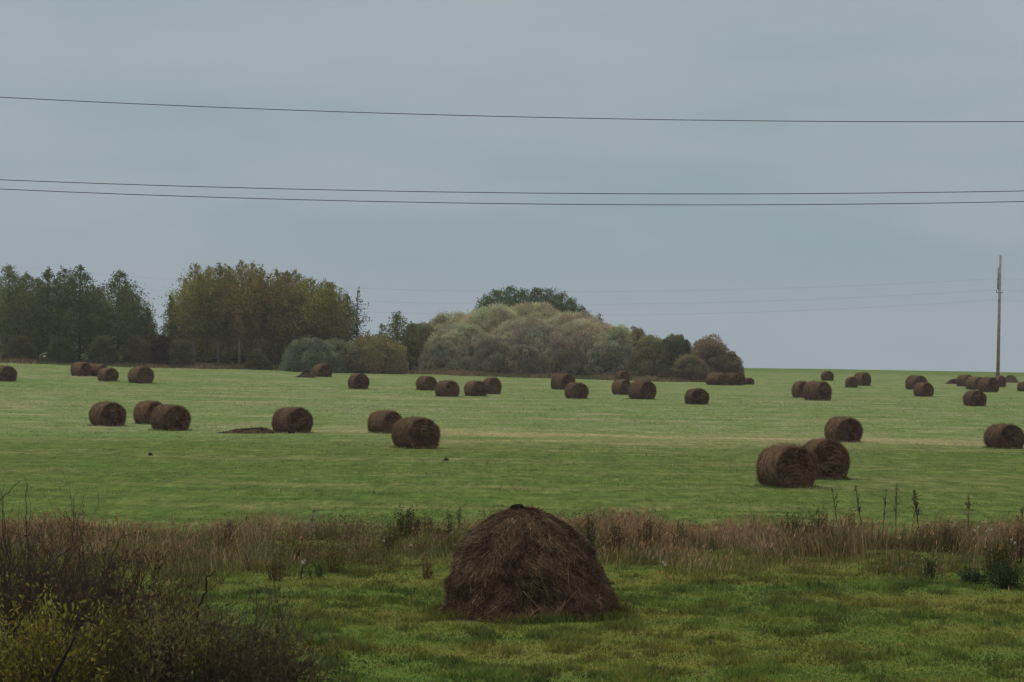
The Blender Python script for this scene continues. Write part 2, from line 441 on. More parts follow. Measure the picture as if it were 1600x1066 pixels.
def ditch_herbs():
    mb = MB(); n = 1950
    x = rng.uniform(-21, 21, n); v = rng.uniform(-1, 1, n); y = strip_centre(x) + v * 5.5
    k = rng.uniform(0, 1, n) < sstep(0.50, 0.66, fbm(x * 0.5, y * 0.35, 0, 151, 3)) + 0.4 * np.exp(-((x + 2.6) / 2.2) ** 2)
    x, y, v = x[k], y[k], v[k]; z = ground(x, y)
    for i in range(len(x)):
        m = 60; H = rng.uniform(0.25, 0.8) * (1 - 0.3 * abs(v[i])); r = rng.uniform(0.08, 0.22)
        t = rng.uniform(0.05, 1, m); a = rng.uniform(0, 6.283, m)
        cen = np.stack([x[i] + r * np.cos(a) * (0.4 + t * 0.6), y[i] + r * np.sin(a) * (0.4 + t * 0.6), z[i] + H * t], 1) + rng.normal(0, 0.03, (m, 3))
        cc = np.array([(0.080, 0.072, 0.024), (0.105, 0.068, 0.032), (0.066, 0.080, 0.022), (0.080, 0.052, 0.030)][rng.integers(0, 4)])
        leaves(mb, cen, rng.uniform(0.03, 0.08, m), rng.uniform(0.015, 0.03, m), tint(cc, m, 0.3, 0.1))
    return mb
tag(ditch_herbs().build('ditch_herbage', M_LEAF), 'low dark green and brown herbage mixed into the withered ditch grass', 'undergrowth', kind='stuff')
tag(dry_strip().build('dry_grass', M_DRY), 'tall brown withered grass along the ditch behind the haystack', 'grass', kind='stuff')

# weeds that stand out of the strip
def weed(px, base_y, top_y, wpx, colour, label, stems=14, leafy=1.0, name='weed_plant', cat='weed', group='weeds in the ditch', seed=None):
    p = hit(px, base_y); d = p[1]; H = (base_y - top_y) * d / F; W = wpx * d / F
    o = thing(name, p, label, cat, group)
    st = MB(); lf = MB()
    for k in range(stems):
        a = rng.uniform(0, 2 * math.pi); r = W * 0.5 * rng.uniform(0.0, 1.0) ** 0.7
        hk = H * rng.uniform(0.55, 1.0) * (1 - 0.25 * r / (W * 0.5 + 1e-6))
        b = np.array([math.cos(a) * r * 0.55, math.sin(a) * r * 0.55, -0.03]); tip = np.array([math.cos(a) * r, math.sin(a) * r, hk])
        t = np.linspace(0, 1, 6)[:, None]
        pts = b + (tip - b) * t + rng.normal(0, 0.012, (6, 3)) * t
        tube(st, pts, np.linspace(0.007, 0.003, 6), 4, np.array(colour) * rng.uniform(0.5, 0.9))
        m = int(72 * leafy * hk)
        tt = rng.uniform(0.15, 1.0, m)
        cen = b + (tip - b) * tt[:, None] + rng.normal(0, 0.045, (m, 3))
        leaves(lf, cen, rng.uniform(0.03, 0.09, m), rng.uniform(0.014, 0.032, m), tint(np.array(colour) * 1.25, m, 0.28, 0.1))
    st.build('stems', M_DRY, o); lf.build('leaves', M_LEAF, o)
    return o

DK = (0.050, 0.050, 0.014); DB = (0.072, 0.045, 0.020); GR = (0.060, 0.082, 0.018); OL = (0.120, 0.105, 0.030)
weed(632, 850, 784, 62, DK, 'tallest dark leafy weed clump, rising above the ditch left of the haystack', 34, 1.4)
weed(664, 852, 800, 55, DB, 'dark brown weed clump just right of the tallest one, left of the haystack', 26, 1.1)
weed(700, 856, 795, 40, DK, 'thin dark weed with a leaning top nearest the left shoulder of the haystack', 14, 0.9)
weed(610, 862, 822, 34, DK, 'low dark weed at the left foot of the tallest weed clump', 12, 1.0)
weed(738, 868, 812, 36, GR, 'low green weed hard against the left shoulder of the haystack', 14, 1.0)
weed(920, 870, 800, 40, DK, 'dark green weed just right of the top of the haystack', 18, 1.0)
weed(962, 868, 806, 46, DB, 'brown weed clump second to the right of the haystack', 18, 0.8)
weed(1015, 862, 803, 44, DB, 'brown and dark weed clump midway between haystack and nearest pair of bales', 18, 0.9)
weed(1062, 862, 808, 34, DK, 'small dark weed below and left of the nearest pair of bales', 13, 0.9)
weed(1240, 852, 790, 46, DK, 'dark bushy weed right below the nearest hay bale', 20, 1.1)
weed(1278, 856, 786, 56, DK, 'widest dark bushy weed, below the gap in the nearest pair of bales', 26, 1.2)
weed(1330, 858, 792, 44, DB, 'brown bushy weed right below the second nearest bale', 18, 0.9)
weed(1480, 864, 806, 50, DB, 'brown weed clump between the tall spikes and the white flowers', 20, 0.9)
weed(1560, 900, 826, 60, DK, 'dark weed clump among the white flowers near the right edge', 26, 1.1)
weed(1590, 880, 812, 44, DB, 'brown weed clump cut by the right edge of the picture', 18, 0.8)
weed(1520, 915, 880, 60, (0.028, 0.040, 0.016), 'low dark green nettle patch at the foot of the ditch far right', 22, 1.6)
weed(1575, 920, 872, 70, (0.028, 0.040, 0.016), 'largest dark green nettle patch in the lower right by the edge', 30, 1.6)
weed(1450, 905, 868, 34, (0.035, 0.05, 0.018), 'small dark green nettle left of the low nettle patch', 12, 1.4)
weed(520, 895, 835, 50, OL, 'olive and brown weed clump midway between bare twigs and haystack', 20, 0.9)
weed(500, 906, 872, 44, GR, 'low green weed at the front of the olive weed clump', 14, 1.4)
weed(450, 880, 808, 50, OL, 'pale olive tall weed clump left of the olive and brown clump', 20, 0.7)
weed(352, 880, 820, 40, DB, 'brown weed with a dark spike in the left part of the ditch', 16, 0.8)
weed(310, 866, 824, 44, DB, 'low dark brown weed furthest left in the ditch', 16, 1.0)
weed(432, 908, 862, 40, (0.06, 0.036, 0.022), 'reddish brown dry weed standing at the edge of the lawn on the left', 12, 0.7)
weed(668, 905, 862, 34, DB, 'small dark slanting weed on the lawn edge left of the haystack', 9, 0.8)

def spike(px, base_y, top_y, colour, label, heavy=1.0, tilt=0.0):
    colour = tuple(np.array(colour) * (1.25 if heavy > 1.3 else 1.9)); heavy *= 0.75
    p = hit(px, base_y); d = p[1]; H = (base_y - top_y) * d / F * 0.95
    o = thing('dock_plant', p, label, 'weed', 'tall dry dock spikes')
    st = MB(); hd = MB()
    t = np.linspace(0, 1, 9)[:, None]
    top = np.array([(tilt + rng.normal(0, 0.09)) * H, rng.normal(0, 0.08) * H, H])
    tube(st, top * t + rng.normal(0, 0.006, (9, 3)), np.linspace(0.010, 0.004, 9), 5, np.array(colour) * 0.8)
    for k in range(int(6 * heavy)):
        t0 = rng.uniform(0.5, 0.8); a = rng.uniform(0, 6.28); ln = rng.uniform(0.10, 0.22)
        b = top * t0; e = b + np.array([math.cos(a) * ln * 0.4, math.sin(a) * ln * 0.4, ln])
        tube(st, np.array([b, (b + e) / 2 + [0, 0, 0.01], e]), [0.004, 0.003, 0.002], 4, np.array(colour) * 0.8); sp_ = MB(); tube(sp_, np.array([b, (b + e) / 2 + [0, 0, 0.01], e]), [0.008, 0.007, 0.004], 4, np.array(colour) * 0.8)
        cen = b + (e - b) * rng.uniform(0.2, 1, 26)[:, None] + rng.normal(0, 0.012, (26, 3)); leaves(sp_, cen, 0.035, 0.022, tint(colour, 26, 0.25)); sp_.build('seed_spray', M_DRY, o)
    m = int(150 * heavy); tt = 1 - rng.uniform(0, 1, m) ** 1.2 * 0.5
    cen = top * tt[:, None] + rng.normal(0, 1, (m, 3)) * (0.012 + 0.05 * heavy * np.sin(np.clip((1 - tt) * 2, 0, 1) * math.pi * 0.8))[:, None] * np.array([1, 1, 0.6])
    leaves(hd, cen, 0.04, 0.025, tint(colour, m, 0.25))
    tube(hd, top * np.linspace(0.42, 1.0, 14)[:, None], np.linspace(0.014, 0.006, 14), 5, np.array(colour) * 0.8)
    st.build('stem', M_DRY, o); hd.build('seed_head', M_DRY, o)
spike(1313, 850, 758, (0.05, 0.062, 0.026), 'thin greenish spike, leftmost of the tall docks below the nearest bales', 0.6)
spike(1350, 850, 756, (0.045, 0.040, 0.022), 'dark slim dock spike, second of the tall docks from the nearest bales', 0.8, 0.03)
spike(1378, 850, 760, (0.07, 0.06, 0.035), 'pale thin dock spike just left of the feathery one', 0.4)
spike(1399, 852, 752, (0.075, 0.065, 0.038), 'tall feathery pale dock spike in the middle of the docks', 1.1)
spike(1438, 852, 762, (0.040, 0.028, 0.020), 'darkest and thickest dock spike, leaning, right of the feathery one', 1.5, -0.05)
spike(1513, 858, 770, (0.075, 0.068, 0.04), 'pale pointed dock spike standing alone left of the white flowers', 1.1)
spike(1587, 860, 786, (0.055, 0.055, 0.03), 'dock spike closest to the right edge of the picture', 1.0, -0.08)
spike(357, 880, 812, (0.06, 0.038, 0.026), 'short brown dock spike in the left part of the ditch', 0.8)
spike(478, 880, 790, (0.13, 0.115, 0.075), 'pale straw coloured dock spike in the left part of the ditch', 0.9)
spike(715, 850, 790, (0.05, 0.05, 0.022), 'short dock spike beside the weeds left of the haystack', 0.6)

def yarrow(px, base_y, top_y, n, label):
    p = hit(px, base_y); d = p[1]; H = (base_y - top_y) * d / F
    o = thing('white_flower', p, label, 'wildflower', 'white wildflowers by the ditch')
    st = MB()
    for k in range(n):
        hd = MB(); tip = np.array([rng.normal(0, 0.05 if n > 1 else 0.0), rng.normal(0, 0.05), H * rng.uniform(0.82, 1.0) if k else H])
        tube(st, np.array([[0, 0, -0.02], tip * [0.4, 0.4, 0.5], tip]), [0.006, 0.005, 0.004], 4, (0.05, 0.06, 0.03))
        m = 26; r = 0.034 * np.sqrt(rng.uniform(0, 1, m)); a = rng.uniform(0, 6.28, m)
        cen = tip + 0.75 * np.stack([r * np.cos(a), r * np.sin(a), 0.015 - r * 0.4 + rng.normal(0, 0.016, m)], 1)
        leaves(hd, cen, 0.017, 0.014, np.clip(tint((0.48, 0.45, 0.40), m, 0.1, 0.03), 0, 0.8)); hd.build('flower_head', M_LEAF, o)
    st.build('stem', M_DRY, o)
yarrow(1533, 866, 816, 2, 'uppermost cluster of white flowers near the right edge')
yarrow(1547, 874, 828, 3, 'largest cluster of white flowers near the right edge')
yarrow(1522, 872, 830, 1, 'small single white flower left of the largest white cluster')
yarrow(1580, 890, 844, 2, 'white flowers closest to the right edge of the picture')
yarrow(1405, 890, 841, 1, 'single white flower below the tall dock spikes')
yarrow(470, 906, 876, 4, 'white flower cluster in the ditch on the left')
yarrow(599, 880, 845, 1, 'single white flower left of the weeds beside the haystack')
yarrow(642, 890, 852, 1, 'single white flower under the tallest weed clump')
yarrow(1043, 905, 880, 2, 'low white flowers at the lawn edge right of the haystack')

# tufts in the field
for px, py, w, lab in [(235, 712, 8, 'small dark grass tuft in the field below the bale standing apart'), (697, 720, 9, 'small dark green tuft just below the shaggy dark bale')]:
    p = hit(px, py); o = MB(); m = 160; W = w * p[1] / F / 2
    b = np.concatenate([rng.normal(0, W * 0.5, (m, 2)), np.zeros((m, 1)) - 0.01], 1)
    blades(o, b, rng.uniform(0.06, 0.20, m) * np.exp(-(b[:, 0] / (W * 0.7)) ** 2), 0.03, rng.uniform(0.2, 0.9, m), tint((0.032, 0.055, 0.014), m, 0.25))
    tag(o.build('grass_tuft', M_LEAF, loc=p), lab, 'grass tuft', 'dark tufts in the mown field')

# ------------------------------------------------------------------ haystack
def haystack():
    p = hit(826, 957)
    o = thing('haystack', p, 'big rounded brown haystack standing alone on the grass before the ditch', 'haystack')
    ph = np.array([-0.06, 0.0, 0.07, 0.28, 0.48, 0.69, 0.89, 1.095, 1.30, 1.40, 1.51, 1.58, 1.63, 1.655])
    pr = np.array([1.42, 1.41, 1.385, 1.31, 1.25, 1.18, 1.08, 0.97, 0.76, 0.62, 0.44, 0.29, 0.15, 0.0])
    nz, na = 110, 220
    tt = np.linspace(0, 1, nz); hz = np.interp(tt, np.linspace(0, 1, len(ph)), ph); rz = np.interp(tt, np.linspace(0, 1, len(ph)), pr)
    def surf(a, hz, rz):
        dr = (fbm(np.cos(a) * 1.6 + 9, np.sin(a) * 1.6, hz * 1.7, 91, 4) - 0.5) * 0.40 + (fbm(np.cos(a) * 5 + 9, np.sin(a) * 5, hz * 4, 95, 3) - 0.5) * 0.27
        # a bulging shoulder low on the right, a hollow low on the front left
        ang = np.arctan2(np.sin(a + 0.55), np.cos(a + 0.55))
        dr = dr + 0.13 * np.exp(-(ang / 0.5) ** 2) * np.exp(-((hz - 0.22) / 0.28) ** 2)
        an2 = np.arctan2(np.sin(a + 1.75), np.cos(a + 1.75))
        dr = dr - 0.16 * np.exp(-(an2 / 0.42) ** 2) * np.exp(-((hz - 0.25) / 0.28) ** 2)
        an3 = np.arctan2(np.sin(a + 0.95), np.cos(a + 0.95))
        dr = dr - 0.10 * np.exp(-(an3 / 0.25) ** 2) * np.exp(-((hz - 0.7) / 0.35) ** 2)
        r = np.maximum(rz + dr * np.minimum(1, rz / 0.5), 0)
        return np.stack([r * np.cos(a) - 0.06 * hz, r * np.sin(a), hz + 0.03 * dr], -1)
    A, HZ = np.meshgrid(np.linspace(0, 2 * math.pi, na, endpoint=False), hz); RZ = np.repeat(rz[:, None], na, 1)
    V = surf(A, HZ, RZ).reshape(-1, 3)
    i = (np.arange(nz - 1)[:, None] * na); j = np.arange(na)[None]; j2 = (j + 1) % na
    q = [(i + j).ravel(), (i + j2).ravel(), (i + na + j2).ravel(), (i + na + j).ravel()]
    mb = MB(); mb.add(V, np.concatenate([np.stack([q[0], q[1], q[2]], 1), np.stack([q[0], q[2], q[3]], 1)]), HAYC)
    mb.build('hay_mound', M_MOUND, o, smooth=True)
    # combed stalks hanging over the surface
    n = 34000
    u = rng.uniform(0.02, 0.97, n) ** 0.8; a = rng.uniform(0, 2 * math.pi, n)
    hh = np.interp(u, np.linspace(0, 1, len(ph)), ph); rr = np.interp(u, np.linspace(0, 1, len(ph)), pr)
    flow = (fbm(np.cos(a) * 2 + 5, np.sin(a) * 2, hh * 2, 97, 2) - 0.5) * 3.4
    ln = rng.uniform(0.05, 0.20, n) * np.where(rng.uniform(0, 1, n) < 0.06, 2.0, 1.0); wd = rng.uniform(0.004, 0.010, n)
    st = MB(); K = 4; P = []
    sl = np.gradient(pr, ph); slope = np.interp(hh, ph, sl)
    horiz = rng.normal(0, 0.5, n) + flow
    for k in range(K):
        f = k / (K - 1) - 0.5
        dh = -f * ln * np.cos(np.clip(horiz, -1.4, 1.4)); da = f * ln * np.sin(np.clip(horiz, -1.4, 1.4)) / np.maximum(rr, 0.25)
        h2 = np.clip(hh + dh * np.where(slope < -2, 0.35, 0.85), 0.0, 1.65)
        aa = a + da + rng.normal(0, 0.008, n)
        pt = surf(aa, h2, np.interp(h2, ph, pr))
        lift = 0.006 + 0.030 * rng.uniform(0, 1, n) * (1 + 1.2 * (k == K - 1))
        nrm = np.stack([np.cos(aa), np.sin(aa), np.clip(h2 - 0.7, 0, 1)], 1); nrm /= np.linalg.norm(nrm, axis=1)[:, None]
        P.append((pt + nrm * lift[:, None], nrm))
    pts = np.stack([q[0] for q in P], 1); t = pts[:, -1] - pts[:, 0]; t /= np.linalg.norm(t, axis=1)[:, None] + 1e-9
    sd = np.cross(t, P[0][1]); sd /= np.linalg.norm(sd, axis=1)[:, None] + 1e-9
    sd *= (wd / 2)[:, None]
    v = np.stack([pts[:, k] + s_ * sd * (1.0 if k < K - 1 else 0.4) for k in range(K) for s_ in (-1, 1)], 1)
    f = np.array([[2 * k, 2 * k + 1, 2 * k + 3] for k in range(K - 1)] + [[2 * k, 2 * k + 3, 2 * k + 2] for k in range(K - 1)])
    cc = HAYP[rng.choice(len(HAYP), n, p=HAYW)] * (1 + rng.normal(0, 0.25, (n, 1))) * (0.35 + 1.3 * fbm(np.cos(a) * 4 + 5, np.sin(a) * 4, hh * 4, 99, 3))[:, None]
    st.add(v.reshape(-1, 3), (np.arange(n)[:, None, None] * (2 * K) + f[None]).reshape(-1, 3), np.repeat(np.clip(cc, 0.004, 1), 2 * K, 0))
    # stray stalks poking off the outline
    m = 3500; a = rng.uniform(0, 6.283, m); u = rng.uniform(0.05, 0.98, m)
    h1 = np.interp(u, np.linspace(0, 1, len(ph)), ph); b = surf(a, h1, np.interp(h1, ph, pr))
    d = np.stack([np.cos(a), np.sin(a), rng.normal(0.2, 0.6, m)], 1) * 0.6 + rng.normal(0, 0.6, (m, 3)); d /= np.linalg.norm(d, axis=1)[:, None]
    e = b + d * rng.uniform(0.03, 0.15, m)[:, None]; s_ = rng.normal(0, 0.004, (m, 3))
    st.add(np.stack([b - s_, b + s_, e], 1).reshape(-1, 3), np.arange(3 * m).reshape(-1, 3), np.repeat(tint((0.07, 0.045, 0.027), m, 0.3), 3, 0))
    st.build('hanging_stalks', M_STRAW, o)
    # pale thick stalks that stand out on the front
    for (x0, y0, x1, y1) in [(838, 862, 852, 845), (886, 876, 887, 920), (838, 892, 858, 938), (815, 922, 848, 952), (896, 922, 868, 952), (866, 950, 855, 972), (926, 928, 922, 950), (700, 958, 712, 978), (742, 948, 728, 966), (905, 965, 880, 975), (790, 868, 772, 888), (826, 958, 846, 944), (748, 880, 735, 905), (872, 945, 850, 974), (880, 935, 862, 968), (920, 935, 930, 965)]:
        pts = []
        for k in range(5):
            qx = x0 + (x1 - x0) * k / 4 + rng.normal(0, 0.8); qy = y0 + (y1 - y0) * k / 4
            hq = np.clip((964 - qy) * p[1] / F, 0.01, 1.6); xr = (qx - 826) * p[1] / F + 0.06 * hq
            rq = np.interp(hq, ph, pr); ca = np.clip(xr / max(rq, 0.1), -0.97, 0.97); an = -math.acos(ca)
            sp = surf(np.array(an), np.array(hq), np.array(rq)); nn = np.array([math.cos(an), math.sin(an), 0.3])
            pts.append(sp + nn * 0.035)
        lg = MB(); tube(lg, pts, [0.007, 0.008, 0.007, 0.006, 0.004], 5, np.array((0.19, 0.115, 0.062)) * rng.uniform(0.65, 1.1)); lg.build('thick_stalk', M_STRAW, o)
    # fallen hay round the foot
    sk = MB(); m = 5200; a = rng.uniform(0, 6.283, m); r = 1.36 + np.abs(rng.normal(0, 0.11, m)) + 0.06 * np.sin(a * 3 + 1)
    b = np.stack([r * np.cos(a), r * np.sin(a), rng.uniform(0.0, 0.12, m) * np.clip(1.7 - r, 0.1, 1) + 0.01], 1)
    b[:, 2] += ground(b[:, 0] + p[0], b[:, 1] + p[1]) - p[2]
    dr = rng.normal(0, 1, (m, 3)) * [1, 1, 0.3]; dr /= np.linalg.norm(dr, axis=1)[:, None]
    leaves(sk, b, rng.uniform(0.08, 0.24, m), 0.008, tint((0.062, 0.040, 0.026), m, 0.35), dirs=dr, spread=0.2)
    sk.build('fallen_hay', M_STRAW, o)
    # dark matted clump on the crown
    q = MB(); m = 900
    th = rng.uniform(0, 6.283, m); r = np.sqrt(rng.uniform(0, 1, m))
    cen = np.stack([0.115 * r * np.cos(th), 0.10 * r * np.sin(th), 0.065 * np.sqrt(1 - r ** 2) * rng.uniform(0.3, 1, m)], 1)
    leaves(q, cen, 0.05, 0.018, tint((0.012, 0.011, 0.009), m, 0.2), dirs=np.stack([-np.sin(th), np.cos(th), 0 * th], 1), spread=0.5)
    lp = MB(); ga, gz = np.meshgrid(np.linspace(0, 6.283, 24, endpoint=False), np.linspace(0, math.pi / 2, 7))
    gr = 1 + 0.15 * (vnoise(np.cos(ga) * 3, np.sin(ga) * 3, gz * 3, 5) - 0.5)
    vv = np.stack([0.115 * gr * np.cos(ga) * np.cos(gz), 0.10 * gr * np.sin(ga) * np.cos(gz), 0.062 * gr * np.sin(gz)], -1).reshape(-1, 3)
    ii = (np.arange(6)[:, None] * 24); jj = np.arange(24)[None]; kk = (jj + 1) % 24
    q.add(vv, np.concatenate([np.stack([(ii + jj).ravel(), (ii + kk).ravel(), (ii + 24 + kk).ravel()], 1), np.stack([(ii + jj).ravel(), (ii + 24 + kk).ravel(), (ii + 24 + jj).ravel()], 1)]), (0.012, 0.011, 0.009))
    px = p + np.array([-0.20, -0.10, 1.660])
    tag(q.build('hay_clump', M_STRAW, loc=px), 'small blackish matted clump lying on top of the haystack', 'hay clump')

HAYC = np.array((0.056, 0.032, 0.016))
HAYP = np.array([[0.098, 0.057, 0.029], [0.058, 0.034, 0.018], [0.148, 0.092, 0.050], [0.028, 0.017, 0.009], [0.230, 0.155, 0.090]]); HAYW = [0.32, 0.28, 0.17, 0.16, 0.07]
haystack()

# ------------------------------------------------------------------ round bales
BH, BW, BL = 1.35, 1.50, 1.32      # height, breadth, length of the plain bale
def bale_proto(seed, detail=1.0, slump=0.0):
    o = thing('hay_bale', (0, 0, 0), 'x', 'hay bale', 'x')
    na, nl = 56, 18
    def rad(a, x):
        # rolled drum, flattened where it sits, a little sagged
        ca, sa = np.cos(a), np.sin(a)
        e = 1 + 0.085 * (fbm(ca * 1.3 + seed, sa * 1.3, x * 1.2, seed, 3) - 0.5) * 2 + 0.04 * (fbm(ca * 4 + seed, sa * 4, x * 4, seed + 4, 3) - 0.5) * 2
        e = e + 0.02 * np.sin(x * 9 + seed) * 0.5
        sq = np.where(sa < 0, np.sign(ca) * np.abs(ca) ** 0.62, ca)
        y = sq * BW / 2 * e * (1 + slump * 0.35 * (0.5 - sa * 0.5)); z = sa * BH / 2 * e * (1 - slump * 0.25)
        zmin = -BH / 2 * 0.86
        z = np.where(z < zmin, zmin + (z - zmin) * 0.08, z)
        return y, z - zmin
    zoff = None
    xs = np.linspace(-1, 1, nl); xs = np.sign(xs) * np.abs(xs) ** 0.75 * BL / 2
    A, XS = np.meshgrid(np.linspace(0, 2 * math.pi, na, endpoint=False), xs)
    y, z = rad(A, XS)
    rnd = 1 - 0.07 * np.clip((np.abs(XS) - BL / 2 + 0.14) / 0.14, 0, 1) ** 2
    zc = BH * 0.43
    V = np.stack([XS, y * rnd, zc + (z - zc) * rnd], -1)
    V[..., 2] -= V[..., 2].min() + 0.03
    mb = MB()
    i = (np.arange(nl - 1)[:, None] * na); j = np.arange(na)[None]; j2 = (j + 1) % na
    q = [(i + j).ravel(), (i + j2).ravel(), (i + na + j2).ravel(), (i + na + j).ravel()]
    mb.add(V.reshape(-1, 3), np.concatenate([np.stack([q[0], q[2], q[1]], 1), np.stack([q[0], q[3], q[2]], 1)]), BALEC)
    mb.build('rolled_side', M_SIDE, o, smooth=True)
    # end faces: rings drawn in from the rim, with ragged hollows
    for side, row in ((1, V[-1]), (-1, V[0])):
        cen = row.mean(0); R = [row]
        em = MB(); rings = np.linspace(1, 0, 26)
        pts = []
        for r in rings:
            w = cen + (row - cen) * r
            aa = np.linspace(0, 2 * math.pi, na, endpoint=False)
            dx = 0.05 * (fbm(np.cos(aa) * r * 4 + seed, np.sin(aa) * r * 4, side * 3.0, seed + 9, 3) - 0.55) * 3 * min(1, (1 - r) * 6)
            hole = fbm(np.cos(aa) * r * 2.6 + seed * 1.7, np.sin(aa) * r * 2.6, side * 5.0, seed + 19, 3)
            dx = dx - 0.30 * sstep(0.56, 0.68, hole) * min(1, (1 - r) * 5) + 0.05 * (vnoise(np.cos(aa) * r * 9 + seed, np.sin(aa) * r * 9, side, seed) - 0.5) * min(1, (1 - r) * 6)
            dx = dx + 0.014 * math.sin(r * 30 + seed) * min(1, (1 - r) * 6) + 0.03 * (1 - r)
            w = w.copy(); w[:, 0] += side * dx; pts.append(w)
        P = np.array(pts)
        i = (np.arange(25)[:, None] * na)
        q = [(i + j).ravel(), (i + j2).ravel(), (i + na + j2).ravel(), (i + na + j).ravel()]
        ff = np.concatenate([np.stack([q[0], q[1], q[2]], 1), np.stack([q[0], q[2], q[3]], 1)])
        em.add(P.reshape(-1, 3), ff if side > 0 else ff[:, ::-1], BALEE)
        em.build('end_face', M_END, o, smooth=True)
    # loose stalks all over
    n = int(5200 * detail)
    a = rng.uniform(0, 2 * math.pi, n); k = rng.integers(0, na, n); l_ = rng.integers(0, nl, n)
    b = V[l_, k] + rng.normal(0, 0.02, (n, 3))
    dn = V[l_, k] - np.array([0, 0, zc]); dn[:, 0] *= 0.0; dn /= np.linalg.norm(dn, axis=1)[:, None] + 1e-9
    tang = np.cross(dn, [1.0, 0, 0])
    st = MB(); d = tang * rng.choice([-1, 1], n)[:, None] + rng.normal(0, 0.30, (n, 3)) + dn * 0.06
    d /= np.linalg.norm(d, axis=1)[:, None]
    b = b + dn * 0.006; e = b + d * rng.uniform(0.06, 0.24, n)[:, None]; s_ = np.cross(d, dn) * 0.008
    cc = HAYP[rng.choice(len(HAYP), n, p=HAYW)] * np.array((1.14, 1.09, 1.03)) * (1 + rng.normal(0, 0.25, (n, 1)))
    st.add(np.stack([b - s_, b + s_, e], 1).reshape(-1, 3), np.arange(3 * n).reshape(-1, 3), np.repeat(np.clip(cc, 0.004, 1), 3, 0))
    for side, row in ((1, V[-1]), (-1, V[0])):
        m = int(900 * detail); cen = row.mean(0); kk = rng.integers(0, na, m); r = np.sqrt(rng.uniform(0, 1, m))
        b = cen + (row[kk] - cen) * r[:, None]; b[:, 0] += side * (0.02 + 0.03 * (1 - r))
        rd = row[kk] - cen; rd /= np.linalg.norm(rd, axis=1)[:, None]
        d = np.cross(rd, [1.0, 0, 0]) + rng.normal(0, 0.5, (m, 3)); d[:, 0] = side * rng.uniform(0.0, 0.5, m); d /= np.linalg.norm(d, axis=1)[:, None]
        e = b + d * rng.uniform(0.05, 0.16, m)[:, None]; s_ = np.cross(d, [1.0, 0, 0]) * 0.006
        cc = HAYP[rng.choice(len(HAYP), m, p=HAYW)] * np.array((1.05, 0.88, 0.78))
        st.add(np.stack([b - s_, b + s_, e], 1).reshape(-1, 3), np.arange(3 * m).reshape(-1, 3), np.repeat(cc, 3, 0))
    st.build('loose_stalks', M_STRAW, o)
    return o

BALEC = np.array((0.086, 0.056, 0.032)); BALEE = np.array((0.064, 0.040, 0.022))
PROT = [bale_proto(3 + 7 * k, 1.0) for k in range(5)] + [bale_proto(60, 1.0, 0.6), bale_proto(71, 1.0, 1.0)]
used = set()
GRP = 'round hay bales lying on the field'
